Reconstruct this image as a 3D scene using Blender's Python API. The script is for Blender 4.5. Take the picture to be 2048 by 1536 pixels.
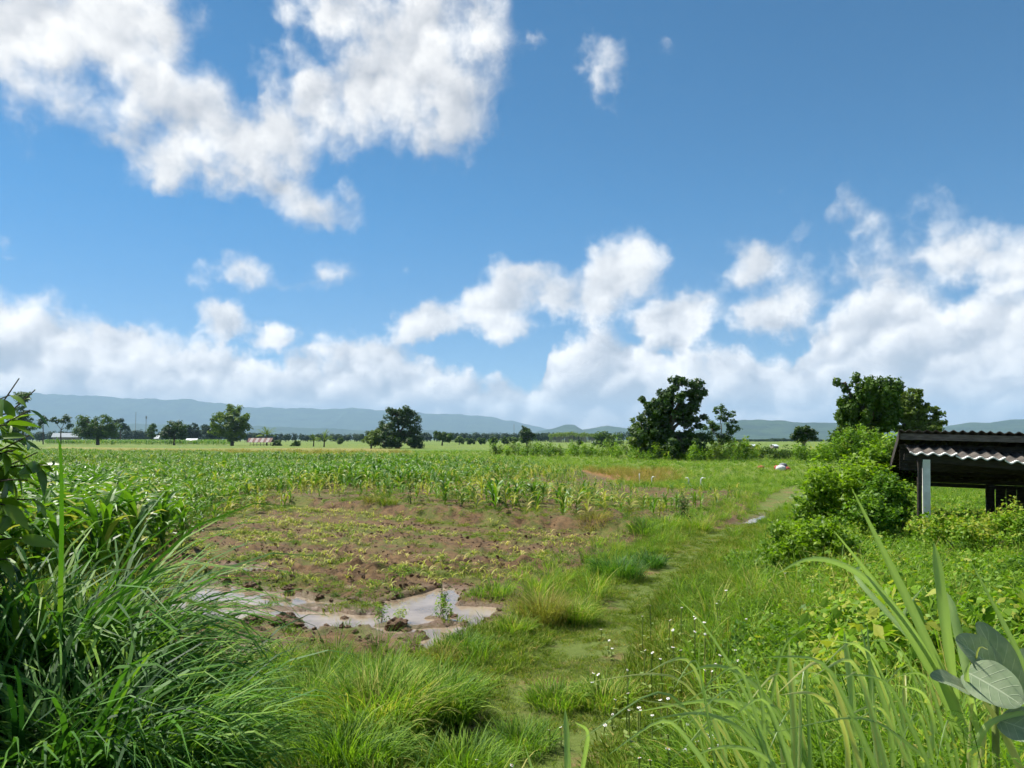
import bpy, math, random
import numpy as np

for o in list(bpy.data.objects):
    bpy.data.objects.remove(o, do_unlink=True)
scene = bpy.context.scene
COL = scene.collection
rng = np.random.default_rng(7)
random.seed(7)

# ------------------------------------------------------------------ camera
CAM_H, FPX, PITCH = 2.6, 1547.0, math.atan(111.0 / 1547.0)
cam_data = bpy.data.cameras.new("camera")
cam_data.sensor_width = 36.0
cam_data.lens = 36.0 * FPX / 2048.0
cam_data.clip_start = 0.05
cam_data.clip_end = 60000
cam = bpy.data.objects.new("camera", cam_data)
cam.location = (0, 0, CAM_H)
cam.rotation_euler = (math.radians(90) + PITCH, 0, 0)
COL.objects.link(cam)
scene.camera = cam


def raydir(px, py):
    u, v = px - 1024.0, 768.0 - py
    c, s = math.cos(PITCH), math.sin(PITCH)
    return u, FPX * c - v * s, FPX * s + v * c


def at(px, py, depth):
    """world point seen at a photo pixel, at distance `depth` along +Y"""
    x, y, z = raydir(px, py)
    k = depth / y
    return (x * k, depth, CAM_H + z * k)


def gp(px, py, z=0.0):
    """world ground point seen at a photo pixel (plane z)"""
    x, y, dz = raydir(px, py)
    k = (z - CAM_H) / dz
    return (x * k, y * k)


# ------------------------------------------------------------------ sun, sky with cumulus, exposure
SUN_AZ, SUN_EL = -58.0, 56.0          # degrees: left of the view, high
sa, se = math.radians(SUN_AZ), math.radians(SUN_EL)
SUN_DIR = (math.sin(sa) * math.cos(se), math.cos(sa) * math.cos(se), math.sin(se))
sun_data = bpy.data.lights.new("sun", "SUN")
sun_data.energy = 5.0
sun_data.angle = math.radians(0.53)
sun_data.color = (1.0, 0.955, 0.88)
sun = bpy.data.objects.new("sun", sun_data)
from mathutils import Vector, Matrix
sun.rotation_euler = Vector(SUN_DIR).to_track_quat('Z', 'Y').to_euler()
COL.objects.link(sun)

vs = scene.view_settings
vs.view_transform = 'Standard'
vs.look = 'None'
EXPOSURE = 0.85
vs.exposure = EXPOSURE
vs.gamma = 1.0
vs.use_curve_mapping = False
CLOUD_W = 0.94 / (2 ** EXPOSURE)           # radiance a fully lit cloud shows as near white
SKY_STRENGTH = 0.088

scene.cycles.max_bounces = 5
scene.cycles.diffuse_bounces = 3
scene.cycles.glossy_bounces = 3
scene.cycles.transmission_bounces = 3
scene.cycles.transparent_max_bounces = 4
scene.cycles.caustics_reflective = False
scene.cycles.caustics_refractive = False
scene.cycles.use_denoising = True
scene.cycles.use_adaptive_sampling = True
scene.cycles.adaptive_threshold = 0.025
scene.cycles.adaptive_min_samples = 10


class NT:
    """tiny helper to write node trees"""
    def __init__(self, tree):
        self.t = tree

    def n(self, typ, **kw):
        nd = self.t.nodes.new(typ)
        for k, v in kw.items():
            setattr(nd, k, v)
        return nd

    def put(self, sock, v):
        if hasattr(v, "is_linked") or hasattr(v, "links"):
            self.t.links.new(v, sock)
        else:
            sock.default_value = v

    def m(self, op, a, b=None, c=None, clamp=False):
        nd = self.n("ShaderNodeMath", operation=op, use_clamp=clamp)
        for i, v in enumerate((a, b, c)):
            if v is not None:
                self.put(nd.inputs[i], v)
        return nd.outputs[0]

    def v(self, op, a, b=None, scale=None):
        nd = self.n("ShaderNodeVectorMath", operation=op)
        self.put(nd.inputs[0], a)
        if b is not None:
            self.put(nd.inputs[1], b)
        if scale is not None:
            self.put(nd.inputs["Scale"], scale)
        return nd.outputs["Value"] if op in ("LENGTH", "DOT_PRODUCT", "DISTANCE") else nd.outputs["Vector"]

    def noise(self, vec, scale, detail=3, rough=0.5, dims='3D', color=False, dist=0.0):
        nd = self.n("ShaderNodeTexNoise", noise_dimensions=dims)
        if vec is not None:
            self.put(nd.inputs["Vector"], vec)
        nd.inputs["Scale"].default_value = scale
        nd.inputs["Detail"].default_value = detail
        nd.inputs["Roughness"].default_value = rough
        nd.inputs["Distortion"].default_value = dist
        return nd.outputs["Color" if color else "Fac"]

    def ss(self, x, lo, hi, a=0.0, b=1.0):
        nd = self.n("ShaderNodeMapRange", interpolation_type='SMOOTHSTEP')
        self.put(nd.inputs[0], x)
        for i, v in enumerate((lo, hi, a, b)):
            self.put(nd.inputs[i + 1], v)
        return nd.outputs[0]

    def lin(self, x, lo, hi, a=0.0, b=1.0):
        nd = self.n("ShaderNodeMapRange")
        self.put(nd.inputs[0], x)
        for i, v in enumerate((lo, hi, a, b)):
            self.put(nd.inputs[i + 1], v)
        return nd.outputs[0]

    def mix(self, f, a, b, blend='MIX'):
        nd = self.n("ShaderNodeMix", data_type='RGBA', blend_type=blend)
        self.put(nd.inputs[0], f)
        for s, v in ((nd.inputs[6], a), (nd.inputs[7], b)):
            if isinstance(v, tuple) and len(v) == 3:
                v = (*v, 1)
            self.put(s, v)
        return nd.outputs[2]

    def link(self, a, b):
        self.t.links.new(a, b)


def azel(px, py):
    x, y, z = raydir(px, py)
    return math.atan2(x, y), math.atan2(z, math.hypot(x, y))


# cumulus: (x, y, radius x, radius y, tilt, strength) of the puffs, as seen in the photograph, turned into azimuth and elevation
PUFFS = [
    (40, 40, 190, 150, 0, 1.2), (230, 50, 150, 140, 0, 1.1), (310, 180, 120, 90, -35, 1.0), (50, 150, 110, 62, 0, .8),
    (330, 70, 62, 80, 0, .9),
    (400, 245, 135, 95, -25, 1.1), (310, 315, 95, 62, 0, 1.0), (470, 290, 120, 92, 0, 1.1), (565, 255, 70, 120, 12, 1.05),
    (470, 340, 130, 50, 0, .9), (680, 30, 120, 80, 0, .9), (830, 90, 190, 150, 0, 1.15), (740, 195, 170, 95, 14, 1.15),
    (900, 200, 105, 115, 0, 1.05), (630, 190, 100, 62, 20, .9), (960, 60, 80, 110, 0, .7),
    (560, 392, 72, 42, -20, .9), (640, 420, 95, 34, -14, .85), (712, 405, 45, 38, 30, .6),
    (595, 110, 55, 42, 0, .42), (410, 20, 60, 55, 30, .25), (1213, 140, 72, 56, 0, .62), (1322, 116, 46, 24, 10, .3), (1065, 74, 50, 26, 0, .35),
    (488, 548, 82, 44, 8, .75), (640, 552, 90, 27, 18, .55), (800, 540, 30, 14, 0, .2),
    (442, 648, 60, 40, 0, .95), (535, 668, 66, 34, 0, .8),
    (865, 642, 100, 50, 10, 1.05), (1000, 600, 108, 68, 10, 1.1), (1050, 550, 78, 40, 0, 1.0), (1110, 585, 90, 55, 0, 1.0),
    (1235, 540, 98, 78, 25, 1.15), (1190, 595, 90, 52, 0, .9), (1320, 510, 44, 22, 25, .45), (1010, 650, 88, 40, 0, .8),
    (1350, 645, 104, 66, 22, 1.25), (1412, 606, 36, 32, 0, .9),
    (1507, 522, 72, 56, 28, .8), (1550, 620, 86, 68, 0, .75), (1740, 436, 78, 46, 0, .48), (1592, 400, 24, 50, 30, .25),
    (1610, 470, 40, 50, 0, .2), (1885, 424, 72, 30, 0, .38), (1690, 540, 110, 50, -12, .42), (1800, 480, 60, 40, 0, .22),
    (1960, 512, 120, 58, -14, .95), (2050, 540, 90, 60, 0, .9), (0, 490, 26, 16, 0, .45), (1500, 40, 60, 60, 40, .12),
]
BANK = [(-500, 600), (-200, 560), (0, 556), (60, 590), (120, 612), (200, 640), (300, 655), (400, 690), (540, 706), (620, 700), (700, 682), (800, 692),
        (850, 735), (930, 756), (1000, 764), (1060, 762), (1082, 750), (1090, 695), (1130, 655), (1200, 640), (1250, 668), (1290, 690),
        (1400, 715), (1480, 690), (1540, 700), (1588, 722), (1602, 682), (1650, 630), (1720, 572), (1790, 535), (1850, 542), (1890, 572),
        (1960, 566), (2048, 556), (2300, 600), (2600, 640)]


# the large cloud shapes on a coarse azimuth/elevation lattice (puffs joined by a smooth maximum, and the bank over the hills);
# each lattice row becomes one channel of an RGB Curves node, the fine billows come from noise nodes
AZ0, AZ1, EL0, EL1, NROW, NCOL, ROWPOW = -0.80, 0.80, -0.012, 0.60, 54, 200, 0.62


def cloud_fields():
    azs = np.linspace(AZ0, AZ1, NCOL)
    els = EL0 + (EL1 - EL0) * np.linspace(0, 1, NROW) ** (1 / ROWPOW)
    A, E = np.meshgrid(azs, els)

    def mass(A, E):
        acc = np.full(A.shape, -2.0)
        for (cx, cy, rx, ry, tilt, st) in PUFFS:
            a, e = azel(cx, cy)
            c, s_ = math.cos(math.radians(tilt)), math.sin(math.radians(tilt))
            u, v = (A - a) * c + (E - e) * s_, -(A - a) * s_ + (E - e) * c
            ln = np.sqrt((u * FPX / (rx * 1.12)) ** 2 + (v * FPX / (ry * 1.12)) ** 2)
            val = st - max(st, .5) * ln
            h = np.maximum(.16 - np.abs(acc - val), 0) / .16
            acc = np.maximum(acc, val) + h * h * .04
        bx = [azel(*q)[0] for q in BANK]
        by = [azel(*q)[1] for q in BANK]
        bank = np.minimum((np.interp(A, bx, by) + .014 - E) * 14.0, 1.1)
        return np.clip(np.maximum(acc, bank), -1.0, 1.3)
    M = mass(A, E)
    depth = np.zeros_like(M)
    for k in range(1, 9):
        st = .016 * k
        depth += np.clip(mass(A - .55 * st, E + .83 * st) + .15, 0, .9)
    L = .12 + .88 * np.exp(-.34 * depth)
    # heads of the cumulus: round swellings, the lower ones in front, each lit from the sun's side
    r_ = np.random.default_rng(21)
    heads = []
    while len(heads) < 420:
        px_, py_ = r_.uniform(-150, 2200), r_.uniform(-30, 850) if r_.random() < .35 else r_.uniform(540, 860)
        a, e = azel(px_, py_)
        m_ = mass(np.array([a]), np.array([e]))[0]
        if m_ > .05:
            k = min(1.0, .35 + max(e, 0) * 2.2)
            heads.append((e + (r_.normal(0, .05) if e > .2 else r_.normal(0, .012)), a, e, r_.uniform(42, 120) * k / FPX))
    heads.sort(reverse=True)
    for (_, a, e, r) in heads:
        u, v = (A - a) / r, (E - e) / (r * .8)
        d2 = np.sqrt(u * u + v * v)
        cover = np.clip((1.08 - d2) / .3, 0, 1)
        sh = .5 + .5 * np.clip((-.5 * u + .87 * v) * 1.05, -1, 1)
        lower = np.clip((-.15 - v) / .8, 0, 1)          # the skirt of each head melts into the next
        cover *= 1 - .75 * lower
        L = L * (1 - .75 * cover) + sh * .75 * cover
    return azs, M, L


def lattice_group(name, azs, field, lo, hi):
    g = bpy.data.node_groups.new(name, "ShaderNodeTree")
    g.interface.new_socket("P", in_out='INPUT', socket_type='NodeSocketVector')
    g.interface.new_socket("D", in_out='OUTPUT', socket_type='NodeSocketFloat')
    t = NT(g)
    p = t.n("NodeGroupInput").outputs[0]
    go = t.n("NodeGroupOutput")
    sep = t.n("ShaderNodeSeparateXYZ")
    t.put(sep.inputs[0], p)
    u = t.lin(sep.outputs[0], AZ0, AZ1)
    row = t.m('MULTIPLY', t.m('SUBTRACT', sep.outputs[1], EL0), 1 / (EL1 - EL0), clamp=True)
    row = t.m('MULTIPLY', t.m('POWER', row, ROWPOW), NROW - 1.001)
    cr_ = t.n("ShaderNodeCombineXYZ")
    cu = t.n("ShaderNodeCombineXYZ")
    for i in range(3):
        t.link(row, cr_.inputs[i])
        t.link(u, cu.inputs[i])
    f = (np.clip(field, lo, hi) - lo) / (hi - lo)
    acc = None
    for k in range(0, NROW, 3):
        rc = t.n("ShaderNodeRGBCurve")
        t.link(cu.outputs[0], rc.inputs["Color"])
        cm = rc.mapping
        for ch in range(3):
            cv = cm.curves[ch]
            y = f[k + ch]
            cv.points[0].location = (0, float(y[0]))
            cv.points[1].location = (1, float(y[-1]))
            for j in range(1, NCOL - 1):
                cv.points.new(j / (NCOL - 1), float(y[j]))
            for q in cv.points:
                q.handle_type = 'VECTOR'
        cm.update()
        w = t.v('MAXIMUM', t.v('SUBTRACT', (1, 1, 1), t.v('ABSOLUTE', t.v('SUBTRACT', cr_.outputs[0], (k, k + 1, k + 2)))), (0, 0, 0))
        d = t.v('DOT_PRODUCT', rc.outputs[0], w)
        acc = d if acc is None else t.m('ADD', acc, d)
    t.link(t.m('MULTIPLY_ADD', acc, hi - lo, lo), go.inputs[0])
    return g


world = bpy.data.worlds.new("World")
scene.world = world
world.use_nodes = True
world.cycles.sampling_method = 'MANUAL'
world.cycles.sample_map_resolution = 512
wt = world.node_tree
wt.nodes.clear()
W = NT(wt)
tc = W.n("ShaderNodeTexCoord").outputs["Generated"]
sky = W.n("ShaderNodeTexSky", sky_type='NISHITA')
sky.sun_disc = False
sky.sun_elevation = se
sky.sun_rotation = sa
sky.altitude = 1500
sky.air_density = 0.6
sky.dust_density = 0.1
sky.ozone_density = 3.0
sp = W.n("ShaderNodeSeparateXYZ")
W.link(tc, sp.inputs[0])
az = W.m('ARCTAN2', sp.outputs[0], sp.outputs[1])
el = W.m('ARCSINE', sp.outputs[2])
cb = W.n("ShaderNodeCombineXYZ")
W.link(az, cb.inputs[0])
W.link(el, cb.inputs[1])
P = cb.outputs[0]
C_AZ, C_M, C_L = cloud_fields()
G_MASS = lattice_group("cloud_mass", C_AZ, C_M, -1.0, 1.3)
G_LIT = lattice_group("cloud_light", C_AZ, C_L, 0.0, 1.0)


def use(group, vec):
    nd = W.n("ShaderNodeGroup")
    nd.node_tree = group
    W.put(nd.inputs[0], vec)
    return nd.outputs[0]


sd = (-0.55, 0.83)                       # towards the sun, in azimuth and elevation
w1 = W.v('SCALE', W.v('SUBTRACT', W.noise(P, 11.0, 1, .5, '2D', color=True), (.5, .5, .5)), scale=0.03)
w2 = W.v('SCALE', W.v('SUBTRACT', W.noise(P, 42.0, 3, .55, '2D', color=True), (.5, .5, .5)), scale=0.022)
PW = W.v('ADD', P, W.v('ADD', w1, w2))
M0 = use(G_MASS, PW)
L0 = use(G_LIT, PW)
# beyond the frame the same broken cumulus goes on
edge = W.m('MAXIMUM', W.m('SUBTRACT', W.m('ABSOLUTE', az), .72), W.m('SUBTRACT', el, .56))
edge = W.m('MULTIPLY', edge, 14.0, clamp=True)
wild = W.m('MINIMUM', W.m('MULTIPLY', W.m('SUBTRACT', W.noise(PW, 3.2, 1, .5, '2D'), .54), 5.0), 1.1)
M0 = W.m('ADD', W.m('MULTIPLY', M0, W.m('SUBTRACT', 1.0, edge)), W.m('MULTIPLY', wild, edge))


def billow(vec):
    f1 = W.m('SUBTRACT', W.noise(vec, 21.0, 6, .54, '2D'), .5)
    f2 = W.m('SUBTRACT', W.noise(vec, 9.0, 1, .5, '2D'), .5)
    return W.m('ADD', W.m('MULTIPLY', f1, 1.2), W.m('MULTIPLY', f2, .35))


PB = W.v('ADD', P, W.v('SCALE', W.v('ADD', w1, w2), scale=.35))
B0 = billow(PB)
B1 = billow(W.v('ADD', PB, (sd[0] * .017, sd[1] * .017, 0)))
D0 = W.m('ADD', M0, B0)
alpha = W.ss(D0, 0.02, W.lin(W.ss(el, 0.04, 0.25), 0, 1, .36, .80))
lit = W.m('ADD', W.m('MULTIPLY', W.m('SUBTRACT', B0, B1), .42), W.m('MULTIPLY', L0, .55))
lit = W.m('ADD', lit, .44)
# thick cloud low over the hills is greyer than the high, thin one
low = W.ss(el, 0.04, 0.22)
thick = W.ss(D0, .7, 1.7)
lit = W.m('SUBTRACT', lit, W.m('MULTIPLY', thick, W.lin(low, 0, 1, .17, .05)))
lit = W.m('ADD', W.m('MULTIPLY', W.m('SUBTRACT', lit, .55), W.lin(low, 0, 1, 2.4, 1.6)), W.lin(low, 0, 1, .06, .42))
tone = W.n("ShaderNodeValToRGB")
W.link(lit, tone.inputs[0])
cr = tone.color_ramp
cr.elements[0].position = 0.0
cr.elements[0].color = (.40 * CLOUD_W, .455 * CLOUD_W, .54 * CLOUD_W, 1)
cr.elements[1].position = 1.0
cr.elements[1].color = (1.12 * CLOUD_W, 1.13 * CLOUD_W, 1.13 * CLOUD_W, 1)
for pos, c in ((.3, (.56, .60, .67)), (.55, (.74, .77, .82)), (.75, (.90, .92, .95))):
    e = cr.elements.new(pos)
    e.color = (c[0] * CLOUD_W, c[1] * CLOUD_W, c[2] * CLOUD_W, 1)
skyc = W.v('SCALE', sky.outputs[0], scale=SKY_STRENGTH)
skyc = W.v('MULTIPLY', skyc, W.mix(W.ss(el, .02, .32), (.66, .80, .76), (.44, .98, 1.05)))     # the camera's deep, slightly cyan blue
horizon_only = W.ss(el, -0.02, 0.0)
alpha = W.m('MULTIPLY', alpha, horizon_only)
final = W.mix(alpha, skyc, W.v('MULTIPLY', W.v('SCALE', tone.outputs[0], scale=W.lin(low, 0, 1, 1.42, 1.04)), W.mix(low, (1.06, 1.0, .93), (1.01, 1.0, .985))))
bg = W.n("ShaderNodeBackground")
W.link(final, bg.inputs[0])
bg.inputs[1].default_value = 1.0
wo = W.n("ShaderNodeOutputWorld")
W.link(bg.outputs[0], wo.inputs[0])

# ------------------------------------------------------------------ helpers: noise, polygons, meshes, materials
def _hash(ix, iy, seed):
    h = (ix.astype(np.int64) * 374761393 + iy.astype(np.int64) * 668265263 + seed * 1274126177) & 0x7fffffff
    h = ((h ^ (h >> 13)) * 1274126177) & 0x7fffffff
    return ((h ^ (h >> 16)) & 0xffff) / 65535.0


def vnoise(x, y, seed=0):
    x, y = np.asarray(x, float), np.asarray(y, float)
    ix, iy = np.floor(x), np.floor(y)
    fx, fy = x - ix, y - iy
    fx, fy = fx * fx * (3 - 2 * fx), fy * fy * (3 - 2 * fy)
    a, b = _hash(ix, iy, seed), _hash(ix + 1, iy, seed)
    c, d = _hash(ix, iy + 1, seed), _hash(ix + 1, iy + 1, seed)
    return (a * (1 - fx) + b * fx) * (1 - fy) + (c * (1 - fx) + d * fx) * fy


def fbm(x, y, seed=0, octs=4, gain=.5):
    s, a, t = 0.0, 1.0, 0.0
    for i in range(octs):
        s = s + a * vnoise(x * 2 ** i + 13.7 * i, y * 2 ** i - 7.1 * i, seed + i)
        t += a
        a *= gain
    return s / t


def sst(x, lo, hi):
    t = np.clip((np.asarray(x, float) - lo) / (hi - lo), 0, 1)
    return t * t * (3 - 2 * t)


def poly_world(pts, z=0.0):
    return np.array([gp(px, py, z) for px, py in pts])


def sdist(poly, x, y):
    """signed distance to a polygon, positive inside"""
    x, y = np.asarray(x, float), np.asarray(y, float)
    best = np.full(x.shape, 1e18)
    inside = np.zeros(x.shape, bool)
    n = len(poly)
    for i in range(n):
        ax, ay = poly[i]
        bx, by = poly[(i + 1) % n]
        dx, dy = bx - ax, by - ay
        L2 = dx * dx + dy * dy + 1e-12
        t = np.clip(((x - ax) * dx + (y - ay) * dy) / L2, 0, 1)
        best = np.minimum(best, (x - ax - t * dx) ** 2 + (y - ay - t * dy) ** 2)
        if ay != by:
            cond = (ay > y) != (by > y)
            inside ^= cond & (x < (bx - ax) * (y - ay) / (by - ay) + ax)
    d = np.sqrt(best)
    return np.where(inside, d, -d)


def build_mesh(name, V, faces, mats=None, mat_idx=None, smooth=False, attrs=None):
    """V (n,3); faces: list of int arrays (m,3) or (m,4)"""
    me = bpy.data.meshes.new(name)
    V = np.asarray(V, np.float32).reshape(-1, 3)
    faces = [np.asarray(f, np.int32) for f in faces if len(f)]
    me.vertices.add(len(V))
    me.vertices.foreach_set("co", V.ravel())
    nl = sum(f.size for f in faces)
    npoly = sum(len(f) for f in faces)
    me.loops.add(nl)
    me.polygons.add(npoly)
    if nl:
        me.loops.foreach_set("vertex_index", np.concatenate([f.ravel() for f in faces]))
        tot = np.concatenate([np.full(len(f), f.shape[1], np.int32) for f in faces])
        st = np.concatenate([[0], np.cumsum(tot)[:-1]]).astype(np.int32)
        me.polygons.foreach_set("loop_start", st)
        if mat_idx is not None:
            me.polygons.foreach_set("material_index", np.asarray(mat_idx, np.int32))
        me.polygons.foreach_set("use_smooth", np.full(npoly, smooth, bool))
    for m in (mats or []):
        me.materials.append(m)
    for k, v in (attrs or {}).items():
        at_ = me.attributes.new(k, 'FLOAT', 'POINT')
        at_.data.foreach_set("value", np.asarray(v, np.float32))
    me.update(calc_edges=True)
    me.validate()
    return me


class MB:
    """collects pieces of one mesh"""
    def __init__(self):
        self.V, self.F3, self.F4, self.t, self.n = [], [], [], [], 0

    def add(self, V, F, tint=0.5):
        V = np.asarray(V, float).reshape(-1, 3)
        F = np.asarray(F, int)
        (self.F3 if F.shape[1] == 3 else self.F4).append(F + self.n)
        self.V.append(V)
        self.t.append(np.broadcast_to(np.asarray(tint, float), (len(V),)))
        self.n += len(V)
        return self

    def tube(self, pts, radii, sides=6, tint=.5, cap=True):
        pts = np.asarray(pts, float)
        k = len(pts)
        radii = np.broadcast_to(np.asarray(radii, float), (k,))
        tg = np.gradient(pts, axis=0)
        tg /= np.linalg.norm(tg, axis=1, keepdims=True) + 1e-9
        ref = np.array([0, 0, 1.0]) if abs(tg[0][2]) < .9 else np.array([1.0, 0, 0])
        rings = []
        for i in range(k):
            a = np.cross(tg[i], ref)
            a /= np.linalg.norm(a) + 1e-9
            b = np.cross(tg[i], a)
            th = np.linspace(0, 2 * np.pi, sides, endpoint=False)
            rings.append(pts[i] + radii[i] * (np.cos(th)[:, None] * a + np.sin(th)[:, None] * b))
        V = np.concatenate(rings)
        F = [[i * sides + j, i * sides + (j + 1) % sides, (i + 1) * sides + (j + 1) % sides, (i + 1) * sides + j]
             for i in range(k - 1) for j in range(sides)]
        if cap:
            V = np.concatenate([V, pts[:1], pts[-1:]])
            T = [[k * sides, (j + 1) % sides, j] for j in range(sides)] + \
                [[k * sides + 1, (k - 1) * sides + j, (k - 1) * sides + (j + 1) % sides] for j in range(sides)]
            self.F3.append(np.array(T) + self.n)
        return self.add(V, F, tint)

    def box(self, c, s, rot=None, tint=.5):
        q = np.array([[x, y, z] for x in (-.5, .5) for y in (-.5, .5) for z in (-.5, .5)]) * np.asarray(s, float)
        if rot is not None:
            q = q @ np.array(Matrix.Rotation(rot, 3, 'Z')).T
        F = [[0, 1, 3, 2], [4, 6, 7, 5], [0, 4, 5, 1], [2, 3, 7, 6], [0, 2, 6, 4], [1, 5, 7, 3]]
        return self.add(q + np.asarray(c, float), F, tint)

    def mesh(self, name, mat, smooth=False):
        V = np.concatenate(self.V) if self.V else np.zeros((0, 3))
        F = []
        if self.F4:
            F.append(np.concatenate(self.F4))
        if self.F3:
            F.append(np.concatenate(self.F3))
        return build_mesh(name, V, F, [mat] if mat else None, smooth=smooth, attrs={"tint": np.concatenate(self.t) if self.t else []})


def tag(o, label=None, cat=None, group=None, kind=None):
    if label:
        o["label"] = label
    if cat:
        o["category"] = cat
    if group:
        o["group"] = group
    if kind:
        o["kind"] = kind
    return o


def obj(name, mesh, parent=None, loc=(0, 0, 0), rot=(0, 0, 0), scale=(1, 1, 1)):
    o = bpy.data.objects.new(name, mesh)
    COL.objects.link(o)
    o.location, o.rotation_euler, o.scale = loc, rot, scale
    if parent is not None:
        o.parent = parent
    return o


def empty(name, loc, label, cat, group=None, rz=0):
    o = bpy.data.objects.new(name, None)
    o.empty_display_size = .2
    COL.objects.link(o)
    o.location = loc
    o.rotation_euler = (0, 0, rz)
    return tag(o, label, cat, group)


def new_mat(name):
    m = bpy.data.materials.new(name)
    m.use_nodes = True
    m.node_tree.nodes.clear()
    t = NT(m.node_tree)
    out = t.n("ShaderNodeOutputMaterial")
    return m, t, out


def plain_mat(name, c1, c2=None, rough=.8, scale=3.0, detail=4, bump=0.0, bump_scale=20.0, spec=.3, stretch=(1, 1, 1), metallic=0.0):
    m, t, out = new_mat(name)
    b = t.n("ShaderNodeBsdfPrincipled")
    tc_ = t.n("ShaderNodeTexCoord").outputs["Object"]
    vec = t.v('MULTIPLY', tc_, stretch)
    f = t.noise(vec, scale, detail, .6)
    f = t.ss(f, .32, .68)
    t.link(t.mix(f, c1, c2 or tuple(x * .6 for x in c1)), b.inputs["Base Color"])
    b.inputs["Roughness"].default_value = rough
    b.inputs["Specular IOR Level"].default_value = spec
    b.inputs["Metallic"].default_value = metallic
    if bump:
        bp = t.n("ShaderNodeBump")
        bp.inputs["Strength"].default_value = bump
        bp.inputs["Distance"].default_value = .02
        t.link(t.noise(vec, bump_scale, 4, .6), bp.inputs["Height"])
        t.link(bp.outputs[0], b.inputs["Normal"])
    t.link(b.outputs[0], out.inputs[0])
    return m


def leaf_mat(name, dark, light, dry=None, rough=.45, transl=.35, spec=.4, vary=.25, dry_at=.86):
    """foliage: colour varies leaf by leaf (tint) and plant by plant (object random); part of the light passes through"""
    m, t, out = new_mat(name)
    at_ = t.n("ShaderNodeAttribute", attribute_name="tint").outputs["Fac"]
    rnd = t.n("ShaderNodeObjectInfo").outputs["Random"]
    drift = t.noise(t.n("ShaderNodeNewGeometry").outputs["Position"], .55, 2, .6)
    f = t.m('ADD', at_, t.m('MULTIPLY', t.m('SUBTRACT', rnd, .5), vary * 2))
    f = t.m('ADD', f, t.m('MULTIPLY', t.m('SUBTRACT', drift, .5), .9 if vary > .2 else .3), clamp=True)
    ramp = t.n("ShaderNodeValToRGB")
    t.link(f, ramp.inputs[0])
    r = ramp.color_ramp
    r.elements[0].position = 0.05
    r.elements[0].color = (*dark, 1)
    r.elements[1].position = .8 if dry else .95
    r.elements[1].color = (*light, 1)
    if dry:
        e = r.elements.new(dry_at + .06)
        e.color = (*dry, 1)
    col = ramp.outputs[0]
    b = t.n("ShaderNodeBsdfPrincipled")
    t.link(col, b.inputs["Base Color"])
    b.inputs["Roughness"].default_value = rough
    b.inputs["Specular IOR Level"].default_value = spec
    tr = t.n("ShaderNodeBsdfTranslucent")
    t.link(t.mix(1.0, col, (1.15, 1.25, .55), 'MULTIPLY'), tr.inputs["Color"])
    mx = t.n("ShaderNodeMixShader")
    mx.inputs[0].default_value = transl
    t.link(b.outputs[0], mx.inputs[1])
    t.link(tr.outputs[0], mx.inputs[2])
    t.link(mx.outputs[0], out.inputs[0])
    return m


GRASS = leaf_mat("grass_blade", (.060, .150, .012), (.23, .37, .026), dry=(.42, .40, .10), rough=.6, spec=.22, transl=.42)
GRASS_SHORT = leaf_mat("short_grass_blade", (.075, .130, .012), (.20, .28, .028), dry=(.36, .30, .09), rough=.7, spec=.15)
GRASS_DRY = leaf_mat("dry_grass_blade", (.14, .14, .028), (.33, .31, .07), dry=(.42, .30, .10), rough=.7, spec=.15)
REED = leaf_mat("reed_blade", (.014, .055, .009), (.085, .22, .022), dry=(.17, .30, .03), rough=.55, spec=.2, dry_at=.9, transl=.35)
CORN = leaf_mat("maize_leaf", (.032, .110, .010), (.16, .31, .020), dry=(.38, .38, .08), rough=.45, spec=.35)
SEEDLING = leaf_mat("seedling_leaf", (.15, .21, .018), (.42, .44, .08), dry=(.52, .45, .16), rough=.6, spec=.25)
WEED = leaf_mat("weed_leaf", (.045, .125, .009), (.20, .34, .018), dry=(.34, .37, .05), rough=.55, spec=.25, transl=.42)
SHRUB = leaf_mat("shrub_leaf", (.055, .14, .006), (.30, .45, .014), rough=.5, spec=.3, transl=.48)
TREE_DARK = leaf_mat("dark_tree_leaf", (.020, .055, .010), (.070, .13, .018), rough=.5, transl=.25, vary=.1, spec=.25)
TREE_MID = leaf_mat("tree_leaf", (.030, .080, .010), (.12, .20, .022), rough=.55, transl=.28, vary=.1, spec=.2)
TREE_LIGHT = leaf_mat("pale_tree_leaf", (.07, .13, .016), (.22, .30, .040), rough=.55, transl=.3, vary=.1, spec=.2)
OLIVE_LEAF = leaf_mat("olive_leaf", (.055, .105, .018), (.19, .26, .045), rough=.55, transl=.33, vary=.1, spec=.2)
FAR_LEAF = leaf_mat("distant_leaf", (.016, .040, .014), (.045, .085, .022), rough=.7, transl=.15, vary=.1, spec=.1)
BARK = plain_mat("bark", (.11, .085, .06), (.05, .04, .03), rough=.9, scale=6, bump=.5)
PALE_BARK = plain_mat("pale_bark", (.30, .27, .22), (.16, .14, .11), rough=.9, scale=6, bump=.3)
STEM = plain_mat("green_stem", (.12, .19, .03), (.20, .22, .06), rough=.6)


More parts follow.
